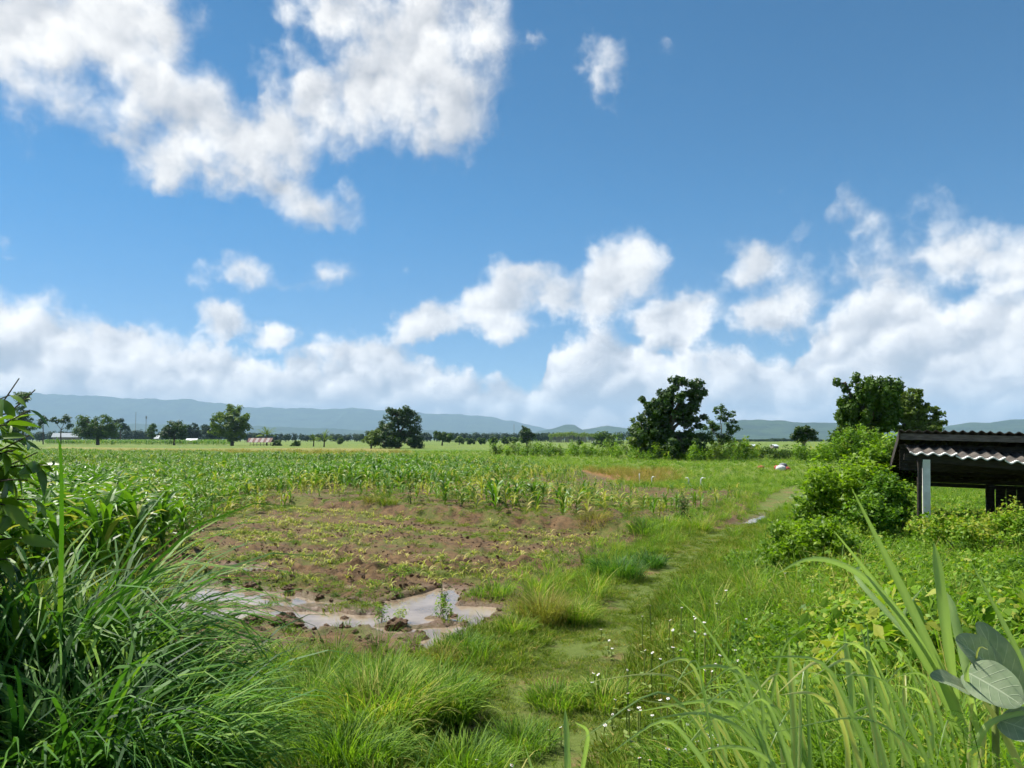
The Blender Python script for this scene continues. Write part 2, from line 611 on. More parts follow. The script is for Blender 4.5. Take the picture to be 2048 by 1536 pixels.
def ribbons(base, az, length, width, lean, bend, segs=5, tint=.5, roll=0.0, droop_pow=1.3, w_base=.55, fold=0.0):
    """arching blades: base (n,3), direction az (n), lean from vertical at the foot, bend added towards the tip"""
    n = len(base)
    base = np.asarray(base, float)
    az, length, width, lean, bend = [np.broadcast_to(np.asarray(v, float), (n,)) for v in (az, length, width, lean, bend)]
    t = np.linspace(0, 1, segs + 1)
    ang = lean[:, None] + bend[:, None] * t[None, :] ** droop_pow
    step = (length / segs)[:, None]
    mid = .5 * (ang[:, 1:] + ang[:, :-1])
    r = np.concatenate([np.zeros((n, 1)), np.cumsum(np.sin(mid) * step, 1)], 1)
    z = np.concatenate([np.zeros((n, 1)), np.cumsum(np.cos(mid) * step, 1)], 1)
    dx, dy = np.sin(az), np.cos(az)
    C = np.stack([base[:, 0:1] + r * dx[:, None], base[:, 1:2] + r * dy[:, None], base[:, 2:3] + z], -1)
    w = width[:, None] * np.where(t < .35, w_base + (1 - w_base) * t / .35, 1 - ((t - .35) / .65) ** 1.7 * .96)[None, :] * .5
    ro = np.broadcast_to(np.asarray(roll, float), (n,))
    sx, sy = np.cos(az) * np.cos(ro), -np.sin(az) * np.cos(ro)
    sz = np.sin(ro)
    S = np.stack([sx, sy, sz], -1)[:, None, :] * w[..., None]
    tint = np.broadcast_to(np.asarray(tint, float), (n,))
    k = segs + 1
    if fold:
        up = np.zeros_like(C)
        up[..., 2] = w * fold
        V = np.stack([C - S + up, C, C + S + up], 2).reshape(-1, 3)
        q = np.arange(segs)
        f = np.concatenate([np.stack([q * 3 + j, q * 3 + j + 1, q * 3 + j + 4, q * 3 + j + 3], -1) for j in (0, 1)])
        F = (f[None] + (np.arange(n) * k * 3)[:, None, None]).reshape(-1, 4)
        return V, F, np.repeat(tint, k * 3)
    V = np.stack([C - S, C + S], 2).reshape(-1, 3)
    q = np.arange(segs)
    f = np.stack([q * 2, q * 2 + 1, q * 2 + 3, q * 2 + 2], -1)
    F = (f[None] + (np.arange(n) * k * 2)[:, None, None]).reshape(-1, 4)
    return V, F, np.repeat(tint, k * 2)


def leaves(pos, normal, length, width, r, tint, curl=.18):
    """leaf-shaped faces: pos (n,3), rough normal (n,3); a kite of two folded quads"""
    n = len(pos)
    nz = normal / (np.linalg.norm(normal, axis=1, keepdims=True) + 1e-9)
    a = np.cross(nz, r.normal(size=(n, 3)))
    a /= np.linalg.norm(a, axis=1, keepdims=True) + 1e-9
    b = np.cross(nz, a)
    L, Wd = (np.broadcast_to(np.asarray(v, float), (n,))[:, None] for v in (length, width))
    p0 = pos - a * L * .5
    p3 = pos + a * L * .5 - nz * L * curl
    m1 = pos - a * L * .08 + b * Wd * .5 - nz * Wd * curl
    m2 = pos - a * L * .08 - b * Wd * .5 - nz * Wd * curl
    V = np.stack([p0, m1, p3, m2], 1).reshape(-1, 3)
    F = (np.arange(n) * 4)[:, None] + np.array([0, 1, 2, 3])[None]
    return V, F, np.repeat(np.broadcast_to(tint, (n,)), 4)


def scatter(name, label, sources, pts, rotz, scl, tilt=.12, idx=None, kind="stuff", parent=None):
    """one object of uncountable small growth: instances of the source meshes on points"""
    n = len(pts)
    me = bpy.data.meshes.new(name)
    me.vertices.add(n)
    me.vertices.foreach_set("co", np.asarray(pts, np.float32).ravel())
    r_ = np.random.default_rng(n)
    rot = np.stack([r_.normal(0, tilt, n), r_.normal(0, tilt, n), np.broadcast_to(rotz, (n,))], -1).astype(np.float32)
    at_ = me.attributes.new("rot", 'FLOAT_VECTOR', 'POINT')
    at_.data.foreach_set("vector", rot.ravel())
    at_ = me.attributes.new("scl", 'FLOAT', 'POINT')
    at_.data.foreach_set("value", np.asarray(np.broadcast_to(scl, (n,)), np.float32))
    at_ = me.attributes.new("idx", 'INT', 'POINT')
    at_.data.foreach_set("value", np.asarray(idx if idx is not None else r_.integers(0, len(sources), n), np.int32))
    me.update()
    c = bpy.data.collections.new(name + "_sources")
    for i, m in enumerate(sources):
        c.objects.link(bpy.data.objects.new("%s_source_%03d" % (name, i), m))
    g = bpy.data.node_groups.new(name + "_scatter", "GeometryNodeTree")
    g.interface.new_socket("Geometry", in_out='INPUT', socket_type='NodeSocketGeometry')
    g.interface.new_socket("Geometry", in_out='OUTPUT', socket_type='NodeSocketGeometry')
    nd = g.nodes
    gi, go = nd.new("NodeGroupInput"), nd.new("NodeGroupOutput")
    iop = nd.new("GeometryNodeInstanceOnPoints")
    ci = nd.new("GeometryNodeCollectionInfo")
    ci.inputs["Collection"].default_value = c
    ci.inputs["Separate Children"].default_value = True
    ci.inputs["Reset Children"].default_value = True

    def named(nm, typ):
        a = nd.new("GeometryNodeInputNamedAttribute")
        a.data_type = typ
        a.inputs["Name"].default_value = nm
        return next(o for o in a.outputs if o.enabled and o.name == "Attribute")
    lk = g.links.new
    lk(gi.outputs[0], iop.inputs["Points"])
    lk(ci.outputs[0], iop.inputs["Instance"])
    iop.inputs["Pick Instance"].default_value = True
    lk(named("idx", 'INT'), iop.inputs["Instance Index"])
    e2r = nd.new("FunctionNodeEulerToRotation")
    lk(named("rot", 'FLOAT_VECTOR'), e2r.inputs[0])
    lk(e2r.outputs[0], iop.inputs["Rotation"])
    lk(named("scl", 'FLOAT'), iop.inputs["Scale"])
    lk(iop.outputs[0], go.inputs[0])
    o = obj(name, me, parent)
    md = o.modifiers.new("scatter", 'NODES')
    md.node_group = g
    return tag(o, label, None, None, kind)


# ------------------------------------------------------------------ the ground: zones and height
FURROW = math.radians(-28)
FC, FS = math.cos(FURROW), math.sin(FURROW)
FIELD = poly_world([(-500, 925), (90, 903), (400, 910), (800, 917), (1160, 940), (1290, 972), (1520, 984), (1400, 1043), (1290, 1075),
                    (1170, 1130), (1020, 1180), (1010, 1225), (890, 1312), (520, 1330), (250, 1330), (-500, 1330)])
TALL = poly_world([(-600, 927), (90, 905), (400, 912), (800, 919), (1155, 941), (1165, 958), (1290, 976), (1510, 987), (1420, 1025), (1290, 1050),
                   (1240, 1058), (980, 1046), (860, 1026), (700, 1008), (590, 1016), (470, 1045), (395, 1085), (310, 1130), (255, 1180), (-500, 1250)])
SEEDZONE = poly_world([(250, 1135), (380, 1085), (470, 1050), (590, 1020), (660, 1022), (980, 1054), (1260, 1074), (1160, 1125), (1040, 1165), (900, 1180),
                       (640, 1172), (390, 1160), (180, 1170)])
PATH = poly_world([(700, 1700), (860, 1536), (930, 1420), (1060, 1300), (1190, 1210), (1290, 1130), (1410, 1062), (1540, 988), (1590, 972), (1615, 985),
                   (1590, 1005), (1430, 1092), (1320, 1200), (1285, 1300), (1230, 1480), (1200, 1600), (1150, 1800)])
WEEDS = poly_world([(1240, 1900), (1250, 1536), (1295, 1330), (1335, 1205), (1450, 1110), (1570, 1030), (1640, 965), (1700, 945), (2500, 945), (3300, 1100), (3600, 2000)])
BARE = poly_world([(1385, 1045), (1440, 1010), (1515, 985), (1530, 988), (1410, 1058)])
TAN = poly_world([(1140, 938), (1350, 942), (1345, 962), (1290, 970), (1165, 955)])
DRYBAND = poly_world([(90, 893), (380, 897), (760, 895), (850, 915), (830, 921), (400, 914), (90, 907)])
PUDDLES = [poly_world(q, -.05) for q in (
    [(328, 1216), (350, 1190), (398, 1172), (523, 1182), (649, 1206), (736, 1209), (800, 1200), (851, 1186), (880, 1178), (914, 1180), (918, 1214), (960, 1216),
     (996, 1220), (984, 1244), (928, 1274), (872, 1306), (834, 1304), (836, 1284), (790, 1276), (719, 1262), (614, 1262), (537, 1247), (440, 1247), (360, 1240)],
    [(440, 1296), (500, 1286), (548, 1288), (546, 1312), (470, 1318)],
    [(470, 1137), (505, 1134), (540, 1142), (510, 1147)],
    [(830, 1298), (870, 1296), (860, 1318), (832, 1316)],
)]
ISLANDS = [((453, 1207), (740, 1222), .24), ((530, 1190), (572, 1196), .16), ((640, 1212), (735, 1214), .34), ((560, 1240), (590, 1244), .22),
           ((500, 1242), (515, 1244), .12), ((760, 1246), (880, 1250), .2), ((860, 1234), (930, 1248), .17), ((905, 1222), (940, 1226), .10),
           ((420, 1184), (450, 1190), .08), ((380, 1200), (425, 1206), .13), ((700, 1222), (740, 1218), .16), ((800, 1262), (850, 1276), .12)]
ISL = [(gp(*a), gp(*b), r) for a, b, r in ISLANDS]
LINE = np.array([gp(*q) for q in ((560, 1008), (660, 1022), (980, 1052), (1270, 1070))])      # step between the two plots
TRACK = poly_world([(1476, 1047), (1492, 1036), (1530, 1024), (1552, 1024), (1540, 1034), (1500, 1043)], -.03)


def seg_dist(x, y, a, b):
    dx, dy = b[0] - a[0], b[1] - a[1]
    t = np.clip(((x - a[0]) * dx + (y - a[1]) * dy) / (dx * dx + dy * dy + 1e-9), 0, 1)
    return np.hypot(x - a[0] - t * dx, y - a[1] - t * dy)


def bare_rows(x, y):
    across = -x * FS + y * FC
    w = np.sin(across * 2 * np.pi / 2.7 + 3.0 * (fbm(x * .35, y * .35, 61, 3) - .5)) + 1.3 * (fbm(x * .9, y * .9, 62, 3) - .5)
    return sst(w, .25, .75) * sst(sdist(SEEDZONE, x, y), -.6, .3)


def zones(x, y):
    x, y = np.asarray(x, float), np.asarray(y, float)
    k = np.clip(y / 12, .3, 12)
    wx = x + (fbm(x / k * .9, y / k * .9, 3, 3) - .5) * .9 * k
    wy = y + (fbm(x / k * .9 + 31, y / k * .9, 5, 3) - .5) * .9 * k
    z = {}
    z['field'] = sst(sdist(FIELD, wx, wy) / k, -.12, .12)
    z['path'] = sst(sdist(PATH, wx, wy) / k, -.15, .15)
    z['bare'] = sst(sdist(BARE, wx, wy) / k, -.1, .1)
    z['bare'] = np.maximum(z['bare'], bare_rows(x, y))
    z['tan'] = sst(sdist(TAN, wx, wy) / k, -.3, .2)
    z['dry'] = sst(sdist(DRYBAND, wx, wy) / k, -.3, .3)
    return z


def puddle_depth(x, y):
    """how far below the field the hollows of the puddles lie, 0 outside"""
    k = .16
    wx = x + (fbm(x * 2.6, y * 2.6, 11, 3) - .5) * k * 2
    wy = y + (fbm(x * 2.6 + 9, y * 2.6, 12, 3) - .5) * k * 2
    d = np.full(np.shape(x), -1.0)
    for q in PUDDLES:
        d = np.maximum(d, sdist(q, wx, wy))
    hollow = sst(d, -.10, .16) * .14
    for a, b, r in ISL:
        w = .25 + .9 * fbm(x * 4, y * 4, 17, 2)
        hollow -= .13 * sst(r * w - seg_dist(wx, wy, a, b), -.10, .10)
    return np.maximum(hollow, -.02), d


def height(x, y):
    x, y = np.asarray(x, float), np.asarray(y, float)
    r = np.hypot(x, y)
    near = sst(90 - r, 0, 60)
    h = 1.0 * sst(7.2 - y, 0, 5.4) * sst(40 - np.abs(x), 0, 20)
    h = h + (fbm(x * .22, y * .22, 40, 3) - .5) * .14 * near * sst(y, 14, 24)
    h = h + (fbm(x * 1.1, y * 1.1, 41, 3) - .5) * .07 * near
    # the plot of tall maize lies a step higher
    v = np.interp(x, LINE[:, 0], LINE[:, 1])
    side = y - v
    inx = sst(x, LINE[0][0] - 4, LINE[0][0]) * sst(LINE[-1][0] + 1.2 - x, 0, 2.0)
    h = h + .32 * sst(side + (fbm(x * 1.3, y * 1.3, 44, 3) - .5) * .5, -.15, .25) * inx * sst(60 - y, 0, 25)
    # plough ridges and clods in the field
    fld = sst(sdist(FIELD, x, y), -.3, .6)
    across = -x * FS + y * FC
    ridge = np.sin(across * 2 * np.pi / .95 + 2.2 * (fbm(x * .3, y * .3, 47, 2) - .5)) * .030
    crust = np.maximum(fbm(x * 3.8, y * 3.8, 48, 4, .65) - .45, 0) * .42 * (.3 + 1.2 * fbm(x * .5, y * .5, 49, 2))
    h = h + fld * sst(45 - y, 0, 25) * (ridge + crust)
    # wheel ruts of the path
    pth = sst(sdist(PATH, x, y), -.2, .3)
    h = h - pth * sst(45 - y, 0, 25) * .05
    m = (y < 20) & (y > 6) & (np.abs(x) < 9)
    if np.any(m):
        hol, d = puddle_depth(x[m] if x.ndim else x, y[m] if y.ndim else y)
        rim = sst(d, -.5, -.05) * sst(-d, -.12, .04) * (fbm(x[m] * 5, y[m] * 5, 52, 3) - .4) * .16
        hh = np.array(h)
        hh[m] = np.where(d > -.6, h[m] * (1 - .8 * sst(d, -.6, -.1)) - hol + np.maximum(rim, 0), h[m])
        h = hh
    h = h + .42 * sst(sdist(WEEDS, x, y), .2, 2.6) * sst(16 - y, 0, 6) * sst(y, 2.5, 6)
    tr = sst(sdist(TRACK, x, y), -.3, .2)
    return h - tr * .09


def hz(x, y):
    return float(height(np.array([x]), np.array([y]))[0])


def ground_mesh():
    fine = np.radians(np.arange(-38, 38.01, .21))
    rest = np.radians(np.concatenate([np.arange(-180, -38, 4.0), np.arange(40, 180, 4.0)]))
    th = np.sort(np.concatenate([fine, rest]))
    rows = list(np.arange(.6, 8, .14)) + list(np.arange(8, 16.5, .055))
    while rows[-1] < 26000:
        rows.append(rows[-1] * 1.021)
    rr = np.array(rows)
    T, R = np.meshgrid(th, rr)
    X, Y = R * np.sin(T), R * np.cos(T)
    x, y = X.ravel(), Y.ravel()
    Z = height(x, y)
    V = np.stack([x, y, Z], -1)
    nr, nc = R.shape
    i, j = np.meshgrid(np.arange(nr - 1), np.arange(nc), indexing='ij')
    j2 = (j + 1) % nc
    F = np.stack([i * nc + j, i * nc + j2, (i + 1) * nc + j2, (i + 1) * nc + j], -1).reshape(-1, 4)
    V = np.concatenate([V, [[0, 0, 1.0]]])
    cap = np.stack([np.full(nc, len(V) - 1), (np.arange(nc) + 1) % nc, np.arange(nc)], -1)
    z = zones(V[:, 0], V[:, 1])
    z['wet'] = np.zeros(len(V))
    m = (V[:, 1] < 20) & (V[:, 1] > 6) & (np.abs(V[:, 0]) < 9)
    _, d = puddle_depth(V[m, 0], V[m, 1])
    z['wet'][m] = sst(d, -.45, .05)
    z['wet'] = np.maximum(z['wet'], sst(sdist(TRACK, V[:, 0], V[:, 1]), -.4, .1))
    return build_mesh("ground", V, [F, cap], [GROUND], smooth=True, attrs=z)


def ground_material():
    m, t, out = new_mat("field_ground")
    geo = t.n("ShaderNodeNewGeometry")
    pos = geo.outputs["Position"]

    def A(nm):
        return t.n("ShaderNodeAttribute", attribute_name=nm).outputs["Fac"]
    dist = t.v('LENGTH', pos)
    n_small = t.noise(pos, 5.0, 6, .65)
    n_mid = t.noise(pos, .9, 4, .6)
    n_big = t.noise(pos, .035, 3, .55)
    n_far = t.noise(t.v('MULTIPLY', pos, (.35, 1, 1)), .012, 4, .6)
    soil = t.mix(t.ss(n_small, .35, .65), (.142, .086, .038), (.066, .040, .020))
    soil = t.mix(t.ss(n_mid, .45, .7), soil, (.118, .076, .034))
    moss = t.mix(t.ss(n_small, .3, .7), (.10, .125, .018), (.060, .085, .012))
    # field: bare crust with a green film
    film = t.m('MULTIPLY', t.ss(t.m('ADD', n_mid, t.m('MULTIPLY', n_small, .35)), .58, .80), .8)
    field = t.mix(film, soil, moss)
    # verge and meadow
    green = t.mix(t.ss(n_small, .3, .7), (.085, .125, .016), (.13, .165, .026))
    far_green = t.mix(t.ss(n_far, .36, .6), (.098, .160, .020), (.130, .170, .028))
    far_green = t.mix(t.ss(n_big, .5, .7), far_green, (.080, .145, .016))
    verge = t.mix(t.ss(dist, 25, 90), green, far_green)
    dryg = t.mix(t.ss(n_big, .4, .6), (.22, .185, .055), (.18, .19, .04))
    verge = t.mix(t.m('MULTIPLY', A("dry"), .8), verge, dryg)
    verge = t.mix(t.m('MULTIPLY', A("tan"), t.ss(n_mid, .2, .5)), verge, (.21, .105, .035))
    path = t.mix(t.ss(t.m('ADD', n_mid, t.m('MULTIPLY', n_small, .3)), .66, .86), (.095, .130, .022), (.165, .108, .048))
    col = t.mix(A("path"), verge, path)
    col = t.mix(A("field"), col, field)
    col = t.mix(A("bare"), col, soil)
    wet = A("wet")
    col = t.mix(t.m('MULTIPLY', wet, .65), col, t.mix(n_small, (.155, .088, .045), (.085, .048, .026)))
    b = t.n("ShaderNodeBsdfPrincipled")
    t.link(col, b.inputs["Base Color"])
    t.link(t.lin(wet, 0, 1, .95, .42), b.inputs["Roughness"])
    b.inputs["Specular IOR Level"].default_value = .25
    bp = t.n("ShaderNodeBump")
    bp.inputs["Strength"].default_value = .9
    bp.inputs["Distance"].default_value = .05
    t.link(t.m('ADD', t.noise(pos, 9.0, 6, .7), t.m('MULTIPLY', t.noise(pos, 1.2, 3, .6), 2.0)), bp.inputs["Height"])
    t.link(bp.outputs[0], b.inputs["Normal"])
    t.link(b.outputs[0], out.inputs[0])
    return m


GROUND = ground_material()
ground = tag(obj("ground", ground_mesh()), "flat farmland ground of tilled brown soil, verge and meadow", None, None, "structure")


# water standing in the hollows
def water_material():
    m, t, out = new_mat("muddy_water")
    geo = t.n("ShaderNodeNewGeometry").outputs["Position"]
    b = t.n("ShaderNodeBsdfPrincipled")
    t.link(t.mix(t.ss(t.noise(geo, 1.6, 4, .6), .35, .65), (.30, .235, .165), (.20, .15, .10)), b.inputs["Base Color"])
    b.inputs["Roughness"].default_value = .04
    b.inputs["IOR"].default_value = 1.33
    b.inputs["Specular IOR Level"].default_value = .75
    bp = t.n("ShaderNodeBump")
    bp.inputs["Strength"].default_value = .06
    bp.inputs["Distance"].default_value = .02
    t.link(t.noise(geo, 14.0, 3, .5), bp.inputs["Height"])
    t.link(bp.outputs[0], b.inputs["Normal"])
    t.link(b.outputs[0], out.inputs[0])
    return m


WATER = water_material()


def water_sheet(poly, z, grow):
    c = poly.mean(0)
    q = c + (poly - c) * grow
    V = np.concatenate([np.c_[q, np.full(len(q), z)], [[c[0], c[1], z]]])
    n = len(q)
    return build_mesh("water", V, [np.stack([np.full(n, n), np.arange(n), (np.arange(n) + 1) % n], -1)], [WATER])


for q, lab in zip((PUDDLES[0], PUDDLES[1], PUDDLES[2]), ("long muddy puddle along the furrows of the tilled field", "small puddle end behind the bright grass clump", "shallow puddle spot among the seedlings")):
    mn, mx = q.min(0) - .35, q.max(0) + .35
    rect = np.array([[mn[0], mn[1]], [mx[0], mn[1]], [mx[0], mx[1]], [mn[0], mx[1]]])
    tag(obj("puddle_water", water_sheet(rect, -.034 if lab[0] != "s" else -.04, 1.0)), lab, None, None, "structure")
c_ = TRACK.mean(0)
tag(obj("puddle_water", water_sheet(TRACK, hz(*c_) + .03, 1.05)), "pale puddle lying in the grassy path", None, None, "structure")

# ------------------------------------------------------------------ hills and mountains
def mountain(name, label, ridge, depth, thick, seed, mat, rough_px=3.0):
    """a range whose crest follows (px, py) points of the photograph at the given distance"""
    xs = np.arange(ridge[0][0], ridge[-1][0] + .1, 5.0)
    ys = np.interp(xs, [q[0] for q in ridge], [q[1] for q in ridge])
    ys = ys - (fbm(xs / 34.0, xs * 0, seed, 5, .55) - .5) * rough_px * 2.2
    crest = np.array([at(px, py, depth) for px, py in zip(xs, ys)])
    k = 26
    t = np.linspace(0, 1, k)
    V = []
    for i, s in enumerate(np.linspace(-1, 1, 2 * k - 1)):
        u = 1 - abs(s)
        fold = (fbm(crest[:, 0] / (thick * .35) + 3, np.full(len(xs), s * 2.2), seed + 9, 4) - .5) * 2
        prof = u ** 1.25 * (1 + .55 * fold * (1 - u) * np.sign(1))
        y = depth + s * thick + fold * thick * .12 * (1 - u)
        zz = np.maximum(crest[:, 2] * np.clip(prof, 0, 1.0), -2)
        V.append(np.stack([crest[:, 0], y, zz], -1))
    V = np.concatenate(V)
    nc, nr = len(xs), 2 * k - 1
    i, j = np.meshgrid(np.arange(nr - 1), np.arange(nc - 1), indexing='ij')
    F = np.stack([i * nc + j, i * nc + j + 1, (i + 1) * nc + j + 1, (i + 1) * nc + j], -1).reshape(-1, 4)
    return tag(obj(name, build_mesh(name, V, [F], [mat], smooth=True)), label, None, None, "structure")


def forest_slope():
    m, t, out = new_mat("forested_slope")
    pos = t.n("ShaderNodeNewGeometry").outputs["Position"]
    b = t.n("ShaderNodeBsdfPrincipled")
    n = t.noise(pos, .004, 6, .65)
    t.link(t.mix(t.ss(n, .35, .65), (.018, .040, .016), (.040, .072, .024)), b.inputs["Base Color"])
    b.inputs["Roughness"].default_value = .95
    b.inputs["Specular IOR Level"].default_value = .05
    bp = t.n("ShaderNodeBump")
    bp.inputs["Strength"].default_value = 1.0
    bp.inputs["Distance"].default_value = 60.0
    t.link(t.noise(pos, .006, 6, .6), bp.inputs["Height"])
    t.link(bp.outputs[0], b.inputs["Normal"])
    t.link(b.outputs[0], out.inputs[0])
    return m


SLOPE = forest_slope()
mountain("mountains", "high hazy mountain range under the cloud bank beyond the meadow",
         [(-500, 796), (-200, 792), (70, 788), (160, 789), (260, 797), (380, 800), (500, 814), (600, 817), (700, 816), (800, 823), (900, 828), (970, 834), (1040, 845), (1110, 860), (1170, 880)],
         15000, 2800, 60, SLOPE, 4.0)
mountain("foothills", "low hazy foothills below the high mountain range",
         [(-500, 842), (0, 846), (130, 838), (200, 846), (330, 850), (470, 856), (560, 852), (700, 860), (800, 858), (900, 864), (1000, 868), (1080, 876)], 9500, 1200, 70, SLOPE, 4)
mountain("hills", "small pointed blue hill with a lower ridge beside it",
         [(1040, 880), (1075, 864), (1110, 856), (1132, 849), (1148, 849), (1165, 859), (1190, 857), (1215, 852), (1240, 855), (1280, 860), (1330, 872), (1370, 880)], 8200, 900, 80, SLOPE, 2)
mountain("blue_hills", "long blue ridge behind the fields, cut by the tall trees",
         [(1330, 880), (1390, 862), (1440, 846), (1490, 840), (1530, 839), (1580, 843), (1640, 846), (1720, 850), (1800, 852), (1870, 856), (1900, 850), (1940, 844), (1980, 845), (2020, 840), (2060, 838), (2150, 846), (2300, 840), (2500, 850), (2700, 878)],
         6800, 1300, 90, SLOPE, 3)


def haze_box():
    V = [(x, y, z) for x in (-24000, 24000) for y in (-3000, 22000) for z in (-3.0, 930.0)]
    F = [[0, 1, 3, 2], [4, 6, 7, 5], [0, 4, 5, 1], [2, 3, 7, 6], [0, 2, 6, 4], [1, 5, 7, 3]]
    m, t, out = new_mat("haze_air")
    v = t.n("ShaderNodeVolumePrincipled")
    v.inputs["Color"].default_value = (.50, .75, 1.0, 1)
    v.inputs["Density"].default_value = HAZE
    v.inputs["Anisotropy"].default_value = 0.0
    t.link(v.outputs[0], out.inputs["Volume"])
    return tag(obj("haze", build_mesh("haze", V, [np.array(F)], [m])), "pale blue haze in the air over the plain", None, None, "stuff")


HAZE = 0.68e-4
haze_box()
# ------------------------------------------------------------------ trees and far things
def ellips_sample(r, n, lobes, shell=.55):
    """points in a union of ellipsoids (x, y, z, rx, ry, rz), denser towards the outside"""
    vol = np.array([(q[3] * q[4] * q[5]) ** (2 / 3) for q in lobes])
    which = r.choice(len(lobes), n, p=vol / vol.sum())
    L = np.array(lobes)[which]
    d = r.normal(size=(n, 3))
    d /= np.linalg.norm(d, axis=1, keepdims=True)
    rad = r.uniform(shell ** 3, 1, n)[:, None] ** (1 / 3)
    return L[:, :3] + d * rad * L[:, 3:6], d


def limb(mb, a, b, r0, r1, r, wob=.12, k=5, sides=6):
    a, b = np.array(a, float), np.array(b, float)
    L = np.linalg.norm(b - a)
    t = np.linspace(0, 1, k)
    pts = a + (b - a) * t[:, None]
    pts[1:-1] += r.normal(0, wob * L / k, (k - 2, 3))
    pts[:, 2] += np.sin(t * np.pi) * L * .06
    mb.tube(pts, r0 + (r1 - r0) * t, sides)
    return pts


def tree(name, label, px, depth, lobes_px, trunk_px, leaf=.45, clump_px=11, clumps=70, per=60, mat=None, bark=None, seed=1, group=None, cat="tree",
         fork=.35, trunk_lean=0.0, base_px=None, clump_squash=.75, flat=.5):
    """a tree standing `depth` metres off; crown lobes given as seen (px, py, rx, ry)"""
    r = np.random.default_rng(seed)
    bx = at(px, 900, depth)[0]
    bz = hz(bx, depth) if depth < 150 else 0.0
    if base_px is not None:
        bz = at(px, base_px, depth)[2]
    m = depth / FPX
    lobes = []
    for (cx, cy, rx, ry) in lobes_px:
        x, _, z = at(cx, cy, depth)
        lobes.append((x - bx, r.normal(0, .25) * rx * m, z - bz, rx * m, rx * m * .85, ry * m))
    per = int(per * 1.55)
    leaf = leaf * 1.15
    root = empty(name, (bx, depth, bz), label, cat, group)
    tr = MB()
    top = max(q[2] for q in lobes)
    low = min(q[2] - q[5] for q in lobes)
    rad = trunk_px * m * .5
    fz = max(low * .9, top * fork, .05)
    cx = np.average([q[0] for q in lobes], weights=[q[3] * q[5] for q in lobes])
    foot = limb(tr, (0, 0, -.3), (cx * .35 + trunk_lean, 0, fz), rad * 1.25, rad * .85, r, .05, 5, 8)
    cc, cd = ellips_sample(r, clumps, lobes, .35)
    tip = foot[-1]
    for q in lobes:
        mid = limb(tr, tip, (q[0] * .9, q[1], q[2] - q[5] * .2), rad * .6, rad * .2, r, .15, 5, 5)
    for c in cc[: min(34, clumps)]:
        j = np.argmin([np.hypot(c[0] - q[0], c[2] - q[2]) for q in lobes])
        q = lobes[j]
        limb(tr, (q[0] * .8, q[1], q[2] - q[5] * .45), c, rad * .22, rad * .05, r, .15, 4, 4)
    obj("trunk", tr.mesh("trunk", bark or BARK, True), root)
    n = clumps * per
    k = np.repeat(np.arange(clumps), per)
    rc = clump_px * m * r.uniform(.65, 1.25, clumps)
    off = r.normal(size=(n, 3))
    off /= np.linalg.norm(off, axis=1, keepdims=True)
    rr_ = r.uniform(0, 1, n) ** .45
    pos = cc[k] + off * (rr_ * rc[k])[:, None] * np.array([1, 1, clump_squash])
    nrm = off * .7 + np.array([0, 0, flat]) + r.normal(0, .45, (n, 3))
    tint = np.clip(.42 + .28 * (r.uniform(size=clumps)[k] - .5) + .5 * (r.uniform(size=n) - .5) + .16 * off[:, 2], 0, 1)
    ls = leaf * r.uniform(.7, 1.3, n)
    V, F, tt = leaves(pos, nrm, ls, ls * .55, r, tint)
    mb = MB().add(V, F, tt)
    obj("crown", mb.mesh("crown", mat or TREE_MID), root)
    return root


tree("broadleaf_tree", "tall dark broadleaf tree with knobbly crown, beside an airy thin tree", 1335, 100,
     [(1335, 858, 60, 50), (1366, 782, 34, 30), (1328, 820, 46, 36), (1384, 832, 26, 42), (1292, 812, 16, 18), (1305, 852, 36, 38), (1362, 890, 52, 28), (1398, 792, 16, 9), (1352, 760, 14, 12), (1280, 860, 20, 14), (1312, 884, 30, 26), (1340, 790, 26, 18), (1340, 905, 44, 16), (1385, 900, 26, 18)],
     15, leaf=.42, clump_px=12, clumps=250, per=62, mat=TREE_DARK, seed=3)
tree("thin_tree", "airy thin-leaved tree close behind the tall dark broadleaf tree", 1440, 112,
     [(1442, 826, 24, 16), (1464, 856, 14, 16), (1422, 852, 18, 18), (1440, 884, 32, 18)], 5, leaf=.3, clump_px=7, clumps=100, per=26, mat=TREE_MID, bark=PALE_BARK, seed=4, flat=.9)
tree("pale_small_tree", "small yellow-green tree at the foot of the tall dark tree", 1272, 104,
     [(1275, 880, 20, 24), (1268, 850, 12, 14), (1290, 905, 18, 14)], 4, leaf=.28, clump_px=7, clumps=60, per=40, mat=TREE_LIGHT, seed=5)
tree("shaggy_tree", "large shaggy green tree with a lone tuft on top, behind the shed's shrubs", 1728, 60,
     [(1688, 760, 16, 18), (1714, 763, 12, 9), (1745, 788, 42, 30), (1716, 815, 44, 30), (1742, 850, 58, 40), (1694, 838, 22, 20), (1700, 880, 38, 24), (1770, 820, 36, 40)],
     20, leaf=.26, clump_px=11, clumps=210, per=62, mat=TREE_MID, seed=6, clump_squash=1.3, flat=.2)
tree("olive_tree", "paler olive-green tree rising behind the corrugated shed roof", 1822, 63,
     [(1790, 806, 34, 34), (1822, 795, 32, 28), (1845, 822, 32, 26), (1806, 838, 38, 34), (1866, 846, 22, 12), (1830, 860, 46, 22)],
     14, leaf=.24, clump_px=9, clumps=170, per=50, mat=OLIVE_LEAF, seed=7)
tree("pollarded_tree", "small pollarded tree with a thick trunk and tufted head", 1607, 108,
     [(1606, 863, 17, 14), (1594, 876, 14, 9), (1620, 874, 13, 10)], 9, leaf=.3, clump_px=7, clumps=46, per=42, mat=TREE_DARK, seed=8, base_px=912, bark=PALE_BARK)
